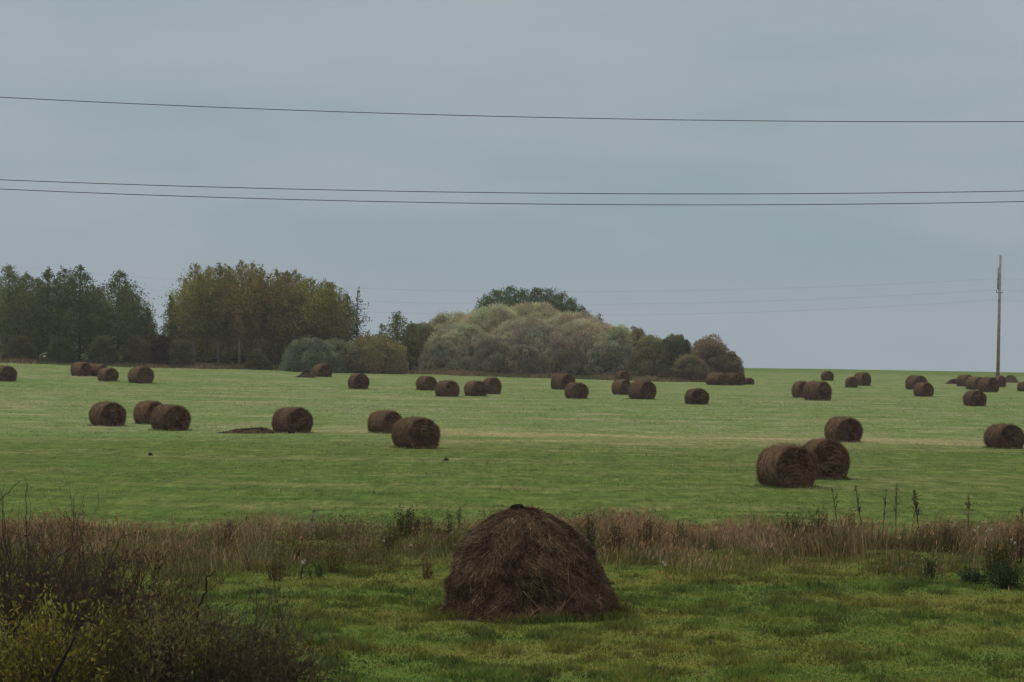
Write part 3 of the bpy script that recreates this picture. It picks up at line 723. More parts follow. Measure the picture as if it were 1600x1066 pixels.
# x0, x1, top, base, turn (deg, end face towards the right of the viewer), label, proto
BALES = [
 (1179, 1277, 697, 763, 27, 'largest hay bale, front one of the pair just beyond the tall dock spikes'),
 (1246, 1327, 687, 750, 22, 'second largest bale, half hidden behind the largest one by the dock spikes'),
 (1287, 1348, 653, 692, 30, 'bale sitting on the pale straw row just behind the two largest bales'),
 (1537, 1601, 664, 702, 33, 'bale at the end of the straw row, cut by the right edge'),
 (610, 689, 653, 702, 28, 'shaggy dark bale at the near end of the straw row, with one bale tucked behind'),
 (573, 630, 643, 678, 38, 'bale tucked behind the shaggy dark one at the near end of the straw row'),
 (424, 489, 638, 678, 34, 'bale standing right beside the flat heap of spread hay'),
 (234, 298, 634, 674, 30, 'front bale of the overlapping two in the trio nearest the flat hay heap'),
 (208, 260, 628, 664, 36, 'middle bale overlapped by its neighbour, in the trio nearest the flat hay heap'),
 (138, 198, 629, 667, 24, 'bale standing apart from the overlapping two in the trio near the hay heap'),
 (199, 241, 574, 600, 28, 'bale standing alone before the gap between dark wood and yellowing wood'),
 (152, 185, 576, 597, 32, 'smallest and nearest of three clustered bales before the dark wood'),
 (133, 168, 570, 589, 62, 'middle of three clustered bales before the dark wood'),
 (110, 143, 567, 589, 44, 'bale with blackish end, outermost of three clustered before the dark wood'),
 (-14, 27, 573, 597, 30, 'bale before the dark wood, cut off by the left edge'),
 (487, 520, 570, 590, 30, 'faint bale tucked against the brown bush at the foot of the yellowing wood'),
 (543, 577, 585, 609, 24, 'single bale on open grass in front of the round olive brown bush'),
 (649, 683, 589, 611, 36, 'back bale of the pair before the silver willow'),
 (679, 718, 596, 621, 40, 'front bale with a hollow dark end, of the pair before the silver willow'),
 (724, 762, 596, 620, 30, 'front bale of the touching pair beside the hollow ended bale'),
 (752, 784, 591, 617, 26, 'paler bale peeping out behind the touching pair next to the hollow ended bale'),
 (860, 899, 585, 610, 42, 'back bale of the far pair below the grey willow'),
 (881, 920, 599, 624, 24, 'front bale of the far pair below the grey willow'),
 (960, 984, 581, 599, 30, 'hindmost of three stacked up bales below the narrow silver willow'),
 (955, 988, 594, 618, 40, 'middle of three overlapping bales below the narrow silver willow'),
 (981, 1026, 596, 625, 38, 'largest and nearest of three overlapping bales below the narrow silver willow'),
 (1069, 1108, 608, 633, 22, 'single bale with a pale foot in front of the slumped bale pile'),
 (1282, 1303, 581, 596, 20, 'smallest bale, nearest the bare skyline'),
 (1237, 1267, 597, 623, 30, 'back bale of the touching pair below the smallest skyline bale'),
 (1254, 1300, 597, 627, 45, 'front bale of the touching pair below the smallest skyline bale'),
 (1320, 1341, 590, 607, 20, 'small dark front bale of the faint pair beside the smallest skyline bale'),
 (1333, 1361, 583, 604, 44, 'back bale of the faint pair beside the smallest skyline bale'),
 (1414, 1449, 588, 610, 40, 'back bale of the overlapping pair standing off from the power pole'),
 (1427, 1459, 599, 621, 40, 'front bale of the overlapping pair standing off from the power pole'),
 (1504, 1542, 611, 636, 26, 'single bale in front of the bale cluster below the power pole'),
 (1588, 1622, 597, 613, 30, 'small bale past the power pole, cut by the right edge'),
 (1494, 1522, 587, 605, 46, 'bale at the far end of the cluster from the foot of the power pole'),
 (1508, 1540, 590, 610, 40, 'middle bale of the cluster at the foot of the power pole'),
 (1527, 1561, 591, 614, 44, 'front right bale of the cluster at the foot of the power pole'),
 (1552, 1571, 588, 606, 34, 'hindmost dark bale right behind the foot of the power pole'),
 (1103, 1140, 586, 603, 50, 'tallest slumped bale of the pile, against the dry brown bushes', 5),
 (1127, 1163, 585, 603, 46, 'middle slumped bale of the pile under the reddish bush', 6),
 (1147, 1183, 592, 602, 50, 'low collapsed bale at the open end of the slumped pile', 6),
]
for n, bdef in enumerate(BALES):
    x0, x1, yt, yb, th, lab = bdef[:6]
    pi = bdef[6] if len(bdef) > 6 else n % 5
    cx = (x0 + x1) / 2
    p = hit(cx, yb - 1.0); hm = (yb - yt) * p[1] / F
    thr = math.radians(th)
    sc = hm / (BH * (0.93 if pi < 5 else 0.74))
    wpx = (BW * math.cos(thr) + BL * math.sin(thr)) * sc * F / p[1]
    k = np.clip((x1 - x0) / wpx, 0.75, 1.3)
    ry = p[1] + 0.45 * sc                     # the foot we see is the front one
    q = p * 1.0; q[0] = p[0] * ry / p[1]; q[1] = ry; q[2] = float(ground(q[0], ry))
    az = math.atan2(p[0], p[1])
    rz = -math.pi / 2 + thr - az
    scl = (sc * k, sc * k, sc)
    proto = PROT[pi]
    if pi not in used:
        used.add(pi); proto.location = [float(v) for v in q]; proto.rotation_euler = (0, 0, rz); proto.scale = scl; proto['label'] = lab; proto['group'] = GRP
    else:
        dup(proto, q, rz, scl, lab, GRP)

# uncut grass round the feet of bales and haystack
def foot_grass():
    mb = MB()
    for o in [q for q in COL.objects if q.type == 'EMPTY' and q.get('category') in ('hay bale', 'haystack')]:
        big = o['category'] == 'haystack'; n = 3200 if big else (420 if o.location.y < 150 else 160)
        if big:
            a = rng.uniform(0, 6.283, n); r = 1.38 + np.abs(rng.normal(0, 0.16, n)); x = r * np.cos(a); y = r * np.sin(a)
        else:
            hx, hy = BL / 2 * o.scale[0], BW / 2 * o.scale[1]
            u = rng.uniform(-1, 1, n); sd = rng.choice([-1, 1], n); ax = rng.uniform(0, 1, n) < 0.5; of = np.abs(rng.normal(0, 0.08, n))
            lx = np.where(ax, u * hx, sd * (hx + of)); ly = np.where(ax, sd * (hy * 0.92 + of), u * hy)
            c_, s__ = math.cos(o.rotation_euler.z), math.sin(o.rotation_euler.z); x = lx * c_ - ly * s__; y = lx * s__ + ly * c_
        x = x + o.location.x; y = y + o.location.y
        k = fbm(x * 1.5, y * 1.5, 0, 33, 2) > 0.40; x, y = x[k], y[k]; n = len(x)
        base = np.stack([x, y, ground(x, y) - 0.01], 1)
        c = np.clip((1.05 if big else 1.6) + rng.normal(0, 0.3, (n, 1)) + rng.normal(0, 0.05, (n, 3)), 0.35, 2)
        blades(mb, base, rng.uniform(0.05, 0.20 if big else 0.14, n), 0.014 + 0.00022 * y, rng.uniform(0.1, 0.7, n), c)
    return mb
tag(foot_grass().build('foot_grass', M_BLADE), 'uncut grass standing round the feet of the bales and the haystack', 'grass', kind='stuff')

# low heaps of spread hay
def heap(x0, x1, yt, yb, label, name='hay_heap'):
    p = hit((x0 + x1) / 2, yb); d = p[1]; W = (x1 - x0) * d / F; H = (yb - yt) * d / F; Dp = W * 0.4
    na, nr_ = 40, 10; mb = MB()
    A, R = np.meshgrid(np.linspace(0, 2 * math.pi, na, endpoint=False), np.linspace(1, 0, nr_))
    e = 1 + 0.3 * (fbm(np.cos(A) * 1.5 + x0, np.sin(A) * 1.5, 0, 7, 2) - 0.5)
    X = W / 2 * R * np.cos(A) * e; Y = Dp / 2 * R * np.sin(A) * e
    Z = H * np.cos(R * math.pi / 2) ** 0.8 * (0.45 + 0.7 * fbm(X * 1.2 + x0, Y * 1.2, 0, 17, 3)) * (1 + 0.5 * X / (W / 2)) - 0.03
    i = (np.arange(nr_ - 1)[:, None] * na); j = np.arange(na)[None]; j2 = (j + 1) % na
    q = [(i + j).ravel(), (i + j2).ravel(), (i + na + j2).ravel(), (i + na + j).ravel()]
    mb.add(np.stack([X, Y, Z], -1).reshape(-1, 3), np.concatenate([np.stack([q[0], q[1], q[2]], 1), np.stack([q[0], q[2], q[3]], 1)]), BALEC)
    m = 2500; k = rng.integers(0, na * nr_, m); cen = np.stack([X, Y, Z], -1).reshape(-1, 3)[k] + rng.normal(0, 0.06, (m, 3)) * [1.5, 1.5, 0.3]
    cen[:, 2] = np.maximum(cen[:, 2], 0.01)
    leaves(mb, cen, rng.uniform(0.1, 0.25, m), 0.02, tint((0.066, 0.042, 0.027), m, 0.3))
    tag(mb.build(name, M_MOUND, loc=p), label, 'hay heap', 'low heaps of loose hay')
heap(344, 434, 667, 677, 'flat heap of spread brown hay left of the single mid distance bale')
heap(1478, 1500, 591, 600, 'low strip of loose hay left of the cluster at the power pole')
heap(1562, 1592, 586, 598, 'low loose hay heap right behind the foot of the power pole')
heap(462, 492, 581, 590, 'small pale heap of hay left of the faint far bale')

# ------------------------------------------------------------------ trees
def tree(px, top_y, hw, d, colour, label, group, name='birch_tree', t0=0.12, bark=None, dense=1.0, spire=0.72, lean=0.0):
    p = col_at(px, d); by = project(p)[1]
    H = (by - top_y) * d / F; R = hw * d / F
    o = thing(name, p, label, 'tree', group)
    tb = MB(); cr = MB()
    t = np.linspace(0, 1, 8)[:, None]; top = np.array([lean * H, 0, H * 0.97])
    sway = np.cumsum(rng.normal(0, 0.06, (8, 3)), 0) * [1, 1, 0]
    axis = top * t + sway; axis[0] = [0, 0, -0.2]
    tube(tb, axis, np.linspace(0.012 * H + 0.02, 0.02, 8), 7)
    nb = int(48 * dense)
    cents, rcs = [], []
    for k in range(nb):
        u = t0 + (1 - t0) * ((k + rng.uniform(0, 1)) / nb)
        uu = (u - t0) / (1 - t0)
        env = 1.75 * R * (min(1, (1 - uu) * 1.7 + 0.02) ** spire) * (0.6 + 0.4 * min(1, uu / 0.15))
        a = k * 2.399 + rng.uniform(-0.5, 0.5)
        ax = np.array([np.interp(u, t[:, 0], axis[:, q]) for q in range(3)])
        ln = env * rng.uniform(0.75, 1.2)
        end = ax + np.array([math.cos(a) * ln, math.sin(a) * ln, ln * rng.uniform(0.1, 0.5) * (1.2 - 0.6 * uu)])
        end[2] = min(end[2], H * 0.985 - 0.8 * ln)
        md = (ax + end) / 2 + [0, 0, -0.05 * ln]
        if ln > 0.3: tube(tb, np.array([ax, md, end]), [0.012 * H * (1 - u) * 0.5 + 0.015, 0.02, 0.008], 4, cap=False)
        for f in (0.45, 0.72, 1.0):
            cents.append(ax + (end - ax) * f + rng.normal(0, 0.12, 3)); rcs.append((0.12 + 0.29 * env) * rng.uniform(0.6, 1.1))
    for f in np.linspace(0.55, 0.99, 13): cents.append(axis[0] * (1 - f) + np.array([np.interp(f, t[:, 0], axis[:, q]) for q in range(3)]) * 1.0); rcs.append(0.07 + 0.62 * R * (1 - f) ** 0.9)
    for cc, rc in zip(cents, rcs):
        m = max(5, int(74 * dense * (0.03 + 1.25 * rc ** 1.5)))
        pts = cc + rng.normal(0, 0.55, (m, 3)) * rc * [1, 1, 1.15]
        hue = np.array(colour) * rng.uniform(0.72, 1.3) * (1 + rng.normal(0, 0.07, 3))
        leaves(cr, pts, rng.uniform(0.12, 0.30, m), rng.uniform(0.09, 0.18, m), tint(hue, m, 0.2, 0.07), dirs=np.array([0, 0, 0.9]))
    tb.build('trunk', bark or M_BARK, o, smooth=True); cr.build('crown', M_LEAF, o)
    return o

ORD = ['first', 'second', 'third', 'fourth', 'fifth', 'sixth', 'seventh', 'eighth', 'ninth', 'tenth', 'eleventh', 'twelfth', 'thirteenth', 'fourteenth', 'fifteenth', 'sixteenth', 'seventeenth']
DG = (0.072, 0.090, 0.024); DG2 = (0.104, 0.116, 0.026); OLV = (0.190, 0.176, 0.044); OLB = (0.205, 0.165, 0.046); YG = (0.180, 0.178, 0.042)
g = 'trees of the dark wood'
for px, ty, hw, d, c, lab in [
  (10, 410, 24, 283, DG2, 'tall dark green tree with a pointed top, outermost of the dark wood'),
  (41, 424, 22, 289, DG2, 'dark green tree lower than its neighbours, second from the outer end of the dark wood'),
  (74, 417, 24, 282, DG, 'broad dark green tree, third from the outer end of the dark wood'),
  (101, 415, 22, 288, DG, 'dark green tree beside the tallest one, on its outer side in the dark wood'),
  (123, 412, 25, 281, DG, 'tallest dark green tree in the dark wood, just before its dip'),
  (151, 446, 17, 290, DG2, 'lower dark green tree standing in the dip of the dark wood'),
  (184, 419, 27, 280, DG, 'full dark green tree next to the dip on the gap side of the dark wood'),
  (209, 454, 16, 284, DG, 'sloping dark green tree, last but one of the dark wood before the gap'),
  (230, 480, 10, 280, DG2, 'lowest dark green tree of the dark wood, right at the gap')]:
    tree(px, ty, hw, d, c, lab, g, t0=0.04, dense=1.15)
for px, ty, hw, d in [(-14, 432, 26, 297), (28, 446, 22, 300), (60, 432, 22, 300), (140, 442, 20, 300), (194, 442, 15, 297)]:
    tree(px, ty, hw, d, DG, 'dark tree in the back row of the dark wood', 'back row of the dark wood', t0=0.05, dense=1.0)
GAP_FILL = []
g = 'yellowing birches of the yellowing wood'
BR = [(268, 458, 10, 284, DG2), (285, 433, 15, 287, OLV), (303, 408, 21, 283, YG), (322, 413, 20, 286, OLV), (341, 407, 20, 283, YG), (358, 412, 18, 288, OLB), (374, 404, 21, 282, OLB), (391, 407, 20, 286, OLB), (408, 413, 20, 283, OLB), (425, 417, 20, 287, OLV), (445, 419, 21, 283, OLB), (463, 419, 19, 287, OLV), (483, 431, 21, 283, YG), (503, 435, 20, 286, OLV), (522, 438, 19, 283, OLV), (539, 456, 14, 286, DG2)]
DESC = {0: 'short dark green birch, first from the left in the yellowing wood', 2: 'tall green birch with the leftmost high top of the yellowing wood', 6: 'tallest brownish birch with pale trunk in the yellowing wood', 12: 'yellow green birch where the top of the yellowing wood slopes down', 15: 'short green birch at the right end of the yellowing wood'}
for k, (px, ty, hw, d, c) in enumerate(BR):
    cn = 'green' if c is YG else ('brownish' if c is OLB else 'olive')
    tree(px, ty, hw, d, c, DESC.get(k, f'{cn} birch, {ORD[k]} along the yellowing wood counted from the gap by the dark wood'), g, t0=0.26 if 1 < k < 15 else 0.05, bark=M_PALE, dense=1.05)
for px, ty, hw, d in [(312, 424, 18, 300), (350, 420, 20, 301), (400, 420, 20, 300), (436, 427, 20, 302), (471, 434, 20, 300), (512, 445, 18, 300), (330, 470, 24, 305), (420, 470, 24, 306), (490, 475, 22, 306), (292, 480, 16, 300)]:
    tree(px, ty, hw, d, OLV, 'olive birch in the back row of the yellowing wood', 'back row of the yellowing wood', t0=0.06, bark=M_PALE, dense=1.1)
for px, ty, hw, d in [(300, 526, 26, 309), (342, 522, 28, 311), (385, 524, 26, 309), (425, 520, 28, 311), (466, 522, 26, 310), (505, 520, 24, 309)]:  # added bushes, coloured dark to close the bright gap between the trunks
    GAP_FILL.append((px, ty, hw, d))
tree(558, 450, 13, 284, (0.062, 0.062, 0.026), 'thin sparse young tree standing free at the right end of the yellowing wood', 'single young trees', t0=0.2, dense=0.55, spire=1.0, lean=-0.03)
tree(597, 504, 9, 300, DG2, 'small thin sapling left of the pointed one in the gap between wood and willows', 'single young trees', 'sapling', 0.1, dense=0.6)
tree(618, 486, 15, 303, DG2, 'pointed sapling, tallest in the gap between wood and willows', 'single young trees', 'sapling', 0.08, dense=0.9)
tree(641, 503, 13, 302, DG2, 'round green sapling right of the pointed one by the willows', 'single young trees', 'sapling', 0.08, dense=0.9)
g = 'green trees rising behind the willow mound'
GB = (0.070, 0.105, 0.028)
for k, (px, ty, hw) in enumerate([(760, 458, 18), (776, 449, 19), (793, 444, 20), (815, 448, 21), (837, 446, 21), (857, 448, 21), (876, 454, 19), (893, 464, 17), (909, 478, 13)]):
    tree(px, ty, hw, 345 + (k % 2) * 6, GB, f'fresh green tree, {ORD[k]} from the left behind the top of the willow mound', g, 'broadleaf_tree', 0.1, dense=1.2, spire=0.6)
tree(938, 488, 8, 320, DG2, 'tiny tree top showing above the right slope of the willow mound', 'single young trees', 'sapling', 0.2, dense=0.7)

# ------------------------------------------------------------------ willow mounds and bushes
def mound(px, top_y, hw, d, colour, label, group, name='willow_bush', depth=0.8, n_lobes=None, leaf=(0.27, 0.09), rag=0.16):
    p = col_at(px, d); by = project(p)[1]
    H = (by - top_y) * d / F; R = hw * d / F
    o = thing(name, p, label, 'bush', group)
    st = MB(); cr = MB()
    nl = n_lobes or int(34 + 6.5 * R * H ** 0.5)
    for k in range(nl):
        u = (k + 0.5) / nl; el = math.asin(min(1, 0.02 + 0.97 * u)); a = k * 2.399 + rng.uniform(-0.4, 0.4)
        rr = rng.uniform(0.78, 0.97) * (1 + rag * rng.normal(0, 0.25))
        lr = (0.34 + 0.11 * min(R, H)) * rng.uniform(0.6, 1.35)
        cx = (R - lr * 0.6) * math.cos(el) ** 0.8 * math.cos(a) * rr; cy = (R * depth - lr * 0.5) * math.cos(el) ** 0.8 * math.sin(a) * rr
        cz = max(0.25 * lr, (H - lr * 0.75) * math.sin(el) * (1 + rag * rng.normal(0, 0.2)))
        cen = np.array([cx, cy, cz])
        if k % 2 == 0:
            b = np.array([cx * 0.15, cy * 0.15, -0.1]); tube(st, np.array([b, cen * [0.45, 0.45, 0.6], cen]), [0.07, 0.05, 0.02], 5, cap=False)
        m = int(440 * lr ** 1.4)
        dv = rng.normal(size=(m, 3)); dv /= np.linalg.norm(dv, axis=1)[:, None]; dv[:, 2] = np.where(rng.uniform(0, 1, m) < 0.5, np.abs(dv[:, 2]), dv[:, 2])
        pts = cen + dv * lr * (rng.uniform(0.35, 1.0, m)[:, None] ** 0.5 + np.abs(rng.normal(0, 0.16, (m, 1)))) * [1, 1, 0.95]
        pts[:, 2] = np.maximum(pts[:, 2], 0.05)
        hue = np.array(colour) * rng.uniform(0.65, 1.3) * (1 + rng.normal(0, 0.06, 3))
        leaves(cr, pts, rng.uniform(0.6, 1.25, m) * leaf[0], rng.uniform(0.7, 1.3, m) * leaf[1], tint(hue, m, 0.14, 0.04), dirs=dv + [0, 0, 0.8], spread=0.7)
    # body of twigs and inner leaves
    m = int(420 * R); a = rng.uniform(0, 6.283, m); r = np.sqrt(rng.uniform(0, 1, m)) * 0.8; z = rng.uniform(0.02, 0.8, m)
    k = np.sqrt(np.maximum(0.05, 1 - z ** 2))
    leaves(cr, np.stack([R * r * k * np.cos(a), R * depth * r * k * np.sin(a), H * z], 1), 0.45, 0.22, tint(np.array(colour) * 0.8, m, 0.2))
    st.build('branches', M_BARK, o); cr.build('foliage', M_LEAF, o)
    return o
SIL = (0.330, 0.335, 0.215); GRY = (0.345, 0.315, 0.215); PNK = (0.315, 0.298, 0.200); BLU = (0.205, 0.240, 0.150); OBR = (0.235, 0.215, 0.085); LOL = (0.370, 0.360, 0.220); RED = (0.215, 0.180, 0.100)
g = 'rounded willow bushes in the middle of the field edge'
mound(484, 530, 46, 276, BLU, 'low blue green bush, leftmost, at the foot of the yellowing wood', g)
mound(583, 525, 60, 281, OBR, 'round olive brown bush between the wood and the silver willow', g)
mound(530, 532, 42, 279, (0.20, 0.205, 0.11), 'small grey olive bush half hidden behind the round olive brown one', g)
mound(660, 506, 36, 308, (0.19, 0.19, 0.095), 'mid green bush squeezed between olive brown bush and silver willow', g)
mound(706, 489, 56, 318, LOL, 'pale olive willow at the upper left shoulder of the mound', g)
mound(722, 507, 62, 303, SIL, 'silver leaved willow bulging at the front left of the mound', g)
mound(768, 480, 70, 316, LOL, 'pale olive willow forming the left part of the mound top', g)
mound(834, 476, 84, 320, LOL, 'highest pale willow forming the crest of the mound', g)
mound(826, 499, 82, 308, PNK, 'pinkish grey willow in the middle front of the mound', g)
mound(896, 489, 74, 314, GRY, 'grey willow on the upper right shoulder of the mound', g)
mound(920, 501, 74, 307, GRY, 'grey willow at the front right of the mound', g)
mound(968, 511, 36, 305, SIL, 'narrow silver willow at the right end of the mound', g)
mound(688, 532, 34, 297, (0.24, 0.245, 0.155), 'low silver bush in front of the silver willow, beside the olive brown bush', g)  # low front bushes: leaf colours dimmed to imitate shade along the mound's foot
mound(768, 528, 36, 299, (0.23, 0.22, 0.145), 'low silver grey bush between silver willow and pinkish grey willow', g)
mound(815, 540, 34, 298, (0.20, 0.175, 0.12), 'low bush coloured dark as shade at the foot of the pinkish grey willow', g)  # darker leaf colour here too, painted shade in the mound's lower gaps
mound(880, 532, 40, 299, (0.20, 0.18, 0.12), 'low bush coloured dark as shade between pinkish grey willow and grey willow', g)
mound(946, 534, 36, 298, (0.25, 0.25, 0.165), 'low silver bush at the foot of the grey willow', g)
mound(994, 513, 22, 306, OBR, 'small pointed olive bush next right of the mound', g, rag=0.3)
mound(1018, 526, 36, 302, (0.205, 0.200, 0.085), 'olive bush between the mound and the dark green round bush', g)
mound(1056, 524, 34, 300, (0.125, 0.135, 0.055), 'dark green round bush right of the mound', g)
mound(1108, 529, 38, 298, RED, 'reddish brown bush, last tall one on the right', g, rag=0.3)
mound(1140, 551, 24, 297, RED, 'low feathery reddish bush trailing off at the right end', g, rag=0.4)
mound(1078, 556, 30, 294, (0.185, 0.170, 0.085), 'small dull olive bush in front of the dark green round bush', g)
for px, ty, hw, d in GAP_FILL:
    mound(px, ty, hw, d, (0.055, 0.052, 0.024), 'dark bush added to fill the bright gap behind the pale trunks of the yellowing wood', 'dark filler bushes behind the yellowing wood', 'shrub', 0.6)
g = 'low dark brown dry bushes at the field edge'
DRB = (0.085, 0.058, 0.040)
mound(1048, 580, 22, 282, DRB, 'low dark brown dry bush, left one before the green round bush', g, 'dry_bush', 0.5)
mound(1078, 579, 20, 280, DRB, 'low dark brown dry bush, middle one before the reddish bush', g, 'dry_bush', 0.5)
mound(1098, 583, 16, 279, DRB, 'low dark brown dry bush touching the slumped pile', g, 'dry_bush', 0.5)
g = 'shrubs at the foot of the woods'
UG = (0.100, 0.100, 0.040)
for px, ty, hw, d, c, lab in [(30, 528, 26, 277, UG, 'low shrub at the foot of the dark wood by the left edge'), (95, 532, 24, 277, DG, 'dark low shrub at the foot of the dark wood, under its tallest tree'), (160, 530, 24, 276, UG, 'low brown shrub at the foot of the dark wood, behind the far left trio'), (212, 530, 22, 276, (0.100, 0.078, 0.038), 'brown shrub at the right foot of the dark wood'), (250, 524, 20, 278, (0.075, 0.055, 0.032), 'reddish shrub filling the gap between the two woods'), (285, 532, 20, 277, UG, 'low shrub at the left foot of the yellowing wood'), (402, 552, 18, 278, UG, 'low shrub before the pale trunks of the yellowing wood')]:
    mound(px, ty, hw, d, c, lab, g, 'shrub', 0.6, rag=0.5)

# rough herbage along the edge of the woods
def edge_weeds():
    mb = MB(); n = 42000
    px = rng.uniform(-40, 1130, n)
    dd = np.interp(px, [-40, 250, 480, 700, 1000, 1130], [276, 275, 285, 288, 284, 282]) + rng.uniform(-6, 14, n) * (0.5 + vnoise(px / 40, 0, 0, 3))
    X = (px - 800) / F * dd
    base = np.stack([X, dd, ground(X, dd) - 0.02], 1)
    tone = vnoise(px / 35, dd / 6, 0, 8)
    pal = np.array([[0.150, 0.100, 0.058], [0.085, 0.105, 0.030], [0.060, 0.076, 0.022], [0.180, 0.150, 0.070], [0.080, 0.058, 0.036]])
    idx = np.where(tone > 0.55, rng.choice([0, 3, 4], n), rng.choice([1, 2, 4], n))
    blades(mb, base, rng.uniform(0.12, 0.6, n) * (0.3 + 1.2 * tone), 0.06, rng.uniform(0.1, 0.7, n), np.clip(pal[idx] * (1 + rng.normal(0, 0.2, (n, 1))), 0.005, 1))
    return mb
tag(edge_weeds().build('undergrowth', M_DRY), 'rough brown and green herbage along the foot of woods and willows', 'undergrowth', kind='stuff')

# ------------------------------------------------------------------ shrubs in the left foreground
def grow(mbs, tips, start, dirv, length, rad, level, maxlevel, droop=0.0, wob=0.14, kids=4, col=(1, 1, 1)):
    n = 7; pts = [start]; d = dirv / np.linalg.norm(dirv)
    for k in range(n):
        d = d + rng.normal(0, wob, 3) + np.array([0, 0, 0.06 - droop]); d /= np.linalg.norm(d)
        pts.append(pts[-1] + d * length / n)
    pts = np.array(pts)
    tube(mbs[0 if level == 0 else 1], pts, np.linspace(rad, rad * 0.45, n + 1), 5 if level == 0 else 4, col, cap=level == 0)
    for q in pts[2:]: tips.append((q, d, level))
    if level < maxlevel:
        for k in range(kids if level else kids + 2):
            t = rng.uniform(0.25, 0.98); i = int(t * n); b = pts[i]
            dd = d * 0.7 + rng.normal(0, 0.55, 3) + [0, 0, 0.25 - droop]
            grow(mbs, tips, b, dd, length * rng.uniform(0.35, 0.65), rad * 0.5, level + 1, maxlevel, droop, wob, kids, col)

def shrub(px, d, top_y, hw, label, stems=8, leaf_col=None, leaf_n=0, droop=0.0, col=(0.6, 0.5, 0.45), name='shrub', group='shrubs in the left foreground', side=0.0, maxlevel=2, kids=4, rad=0.0135, leaf_len=0.07, wob=0.14, cat='shrub'):
    p = col_at(px, d); by = project(p)[1]; H = (by - top_y) * d / F; R = hw * d / F
    o = thing(name, p, label, cat, group)
    st = (MB(), MB()); tips = []
    for k in range(stems):
        a = rng.uniform(0, 2 * math.pi); r = R * 0.35 * rng.uniform(0, 1)
        b = np.array([math.cos(a) * r, math.sin(a) * r, -0.05])
        dv = np.array([math.cos(a) * R * 0.7 + side * H, math.sin(a) * R * 0.5, H]) * 1.0
        grow(st, tips, b, dv, np.linalg.norm(dv) * rng.uniform(0.6, 0.92), rad, 0, maxlevel, droop, wob, kids, col)
    st[0].build('branches', M_TWIG, o); st[1].build('twigs', M_TWIG, o)
    if leaf_n:
        pos = np.array([t[0] for t in tips]); dirs = np.array([t[1] for t in tips]); lev = np.array([t[2] for t in tips])
        w = np.where(lev == 0, 0.25, 1.0) * (0.15 + np.clip(pos[:, 2] / H, 0, 1)); w /= w.sum()
        k = rng.choice(len(pos), leaf_n, p=w)
        lf = MB(); cc = pos[k] + rng.normal(0, 0.035, (leaf_n, 3))
        sh = vnoise(cc[:, 0] * 4, cc[:, 1] * 4, cc[:, 2] * 4, 14)
        leaves(lf, cc, rng.uniform(0.6, 1.2, leaf_n) * leaf_len, rng.uniform(0.7, 1.2, leaf_n) * leaf_len * 0.36, np.clip(tint(leaf_col, leaf_n, 0.25, 0.1) * (0.7 + 0.6 * sh)[:, None], 0, 1), dirs=dirs[k] + [0, 0, 0.5], spread=0.8)
        lf.build('foliage', M_LEAF, o)
    return o
M_TWIG = leaf_mat('twigs', 0.0, 0.9)
TW = (0.042, 0.027, 0.019); TWG = (0.062, 0.046, 0.038)
YL = (0.165, 0.150, 0.026); OLF = (0.120, 0.100, 0.032); PLF = (0.130, 0.112, 0.050)
shrub(22, 31, 800, 62, 'bare dark twiggy shrub with long upright shoots at the left edge', 13, None, 0, 0.0, TW, maxlevel=2, kids=4, name='bare_shrub')
shrub(-18, 30, 806, 40, 'bare shrub leaning in from beyond the left edge', 6, None, 0, 0.0, TW, side=0.1, name='bare_shrub')
shrub(118, 31, 832, 56, 'bare shrub with arching forked branches right of the upright shoots', 14, None, 0, 0.03, TW, name='bare_shrub')
shrub(60, 29, 850, 75, 'dense tangle of dark bare twigs below the upright shoots', 34, (0.050, 0.030, 0.018), 700, 0.0, TW, maxlevel=2, kids=5, rad=0.009, name='bare_shrub')
shrub(190, 29.5, 866, 60, 'dark stand of dead upright stems in the middle of the shrubs', 40, (0.060, 0.036, 0.022), 1200, 0.0, (0.034, 0.023, 0.018), maxlevel=1, kids=5, rad=0.011, name='bare_shrub', wob=0.08)
shrub(120, 28, 900, 60, 'brown tangle of dead stems above the yellow green willow', 40, (0.060, 0.036, 0.020), 1500, 0.0, (0.036, 0.025, 0.019), maxlevel=1, kids=6, rad=0.009, name='bare_shrub')
shrub(258, 28.5, 905, 48, 'dark thorny shrub with few leaves left of the leaning forked branch', 24, (0.09, 0.07, 0.028), 700, 0.0, TW, maxlevel=2, kids=4, rad=0.009, name='bare_shrub')
shrub(40, 24, 962, 95, 'bright yellow green willow shrub in the lower left corner', 26, YL, 4800, 0.0, (0.05, 0.04, 0.022), name='willow_shrub', maxlevel=2, kids=5, rad=0.008, leaf_len=0.062)
shrub(118, 24.5, 985, 70, 'olive yellow willow shrub just right of the bright corner one', 16, (0.098, 0.094, 0.026), 4200, 0.0, (0.045, 0.036, 0.022), name='willow_shrub', kids=5, rad=0.008, leaf_len=0.062)
shrub(190, 25.5, 948, 60, 'olive leaved willow shrub with pale leaf tips in the middle of the shrubs', 18, (0.075, 0.062, 0.022), 1700, 0.0, TW, name='willow_shrub', kids=5, rad=0.008)
shrub(250, 25, 955, 50, 'grey green willow shrub with narrow pale leaves', 13, PLF, 2200, 0.0, TW, name='willow_shrub', kids=5, rad=0.008, leaf_len=0.07)
shrub(272, 25.2, 962, 24, 'slender yellow leaved shoot beside the grey green willow shrub', 5, YL, 700, 0.0, TW, name='willow_shrub', kids=4, rad=0.007)
shrub(365, 27, 938, 100, 'spreading bare shrub with low arching twigs on the right of the shrubs', 28, (0.09, 0.08, 0.028), 700, 0.05, (0.040, 0.030, 0.024), side=0.15, kids=6, rad=0.009, name='bare_shrub')
shrub(345, 25, 1000, 70, 'dark low leafy shrub at the bottom edge under the spreading twigs', 22, (0.066, 0.058, 0.022), 2200, 0.0, TW, kids=5, rad=0.008, name='willow_shrub')
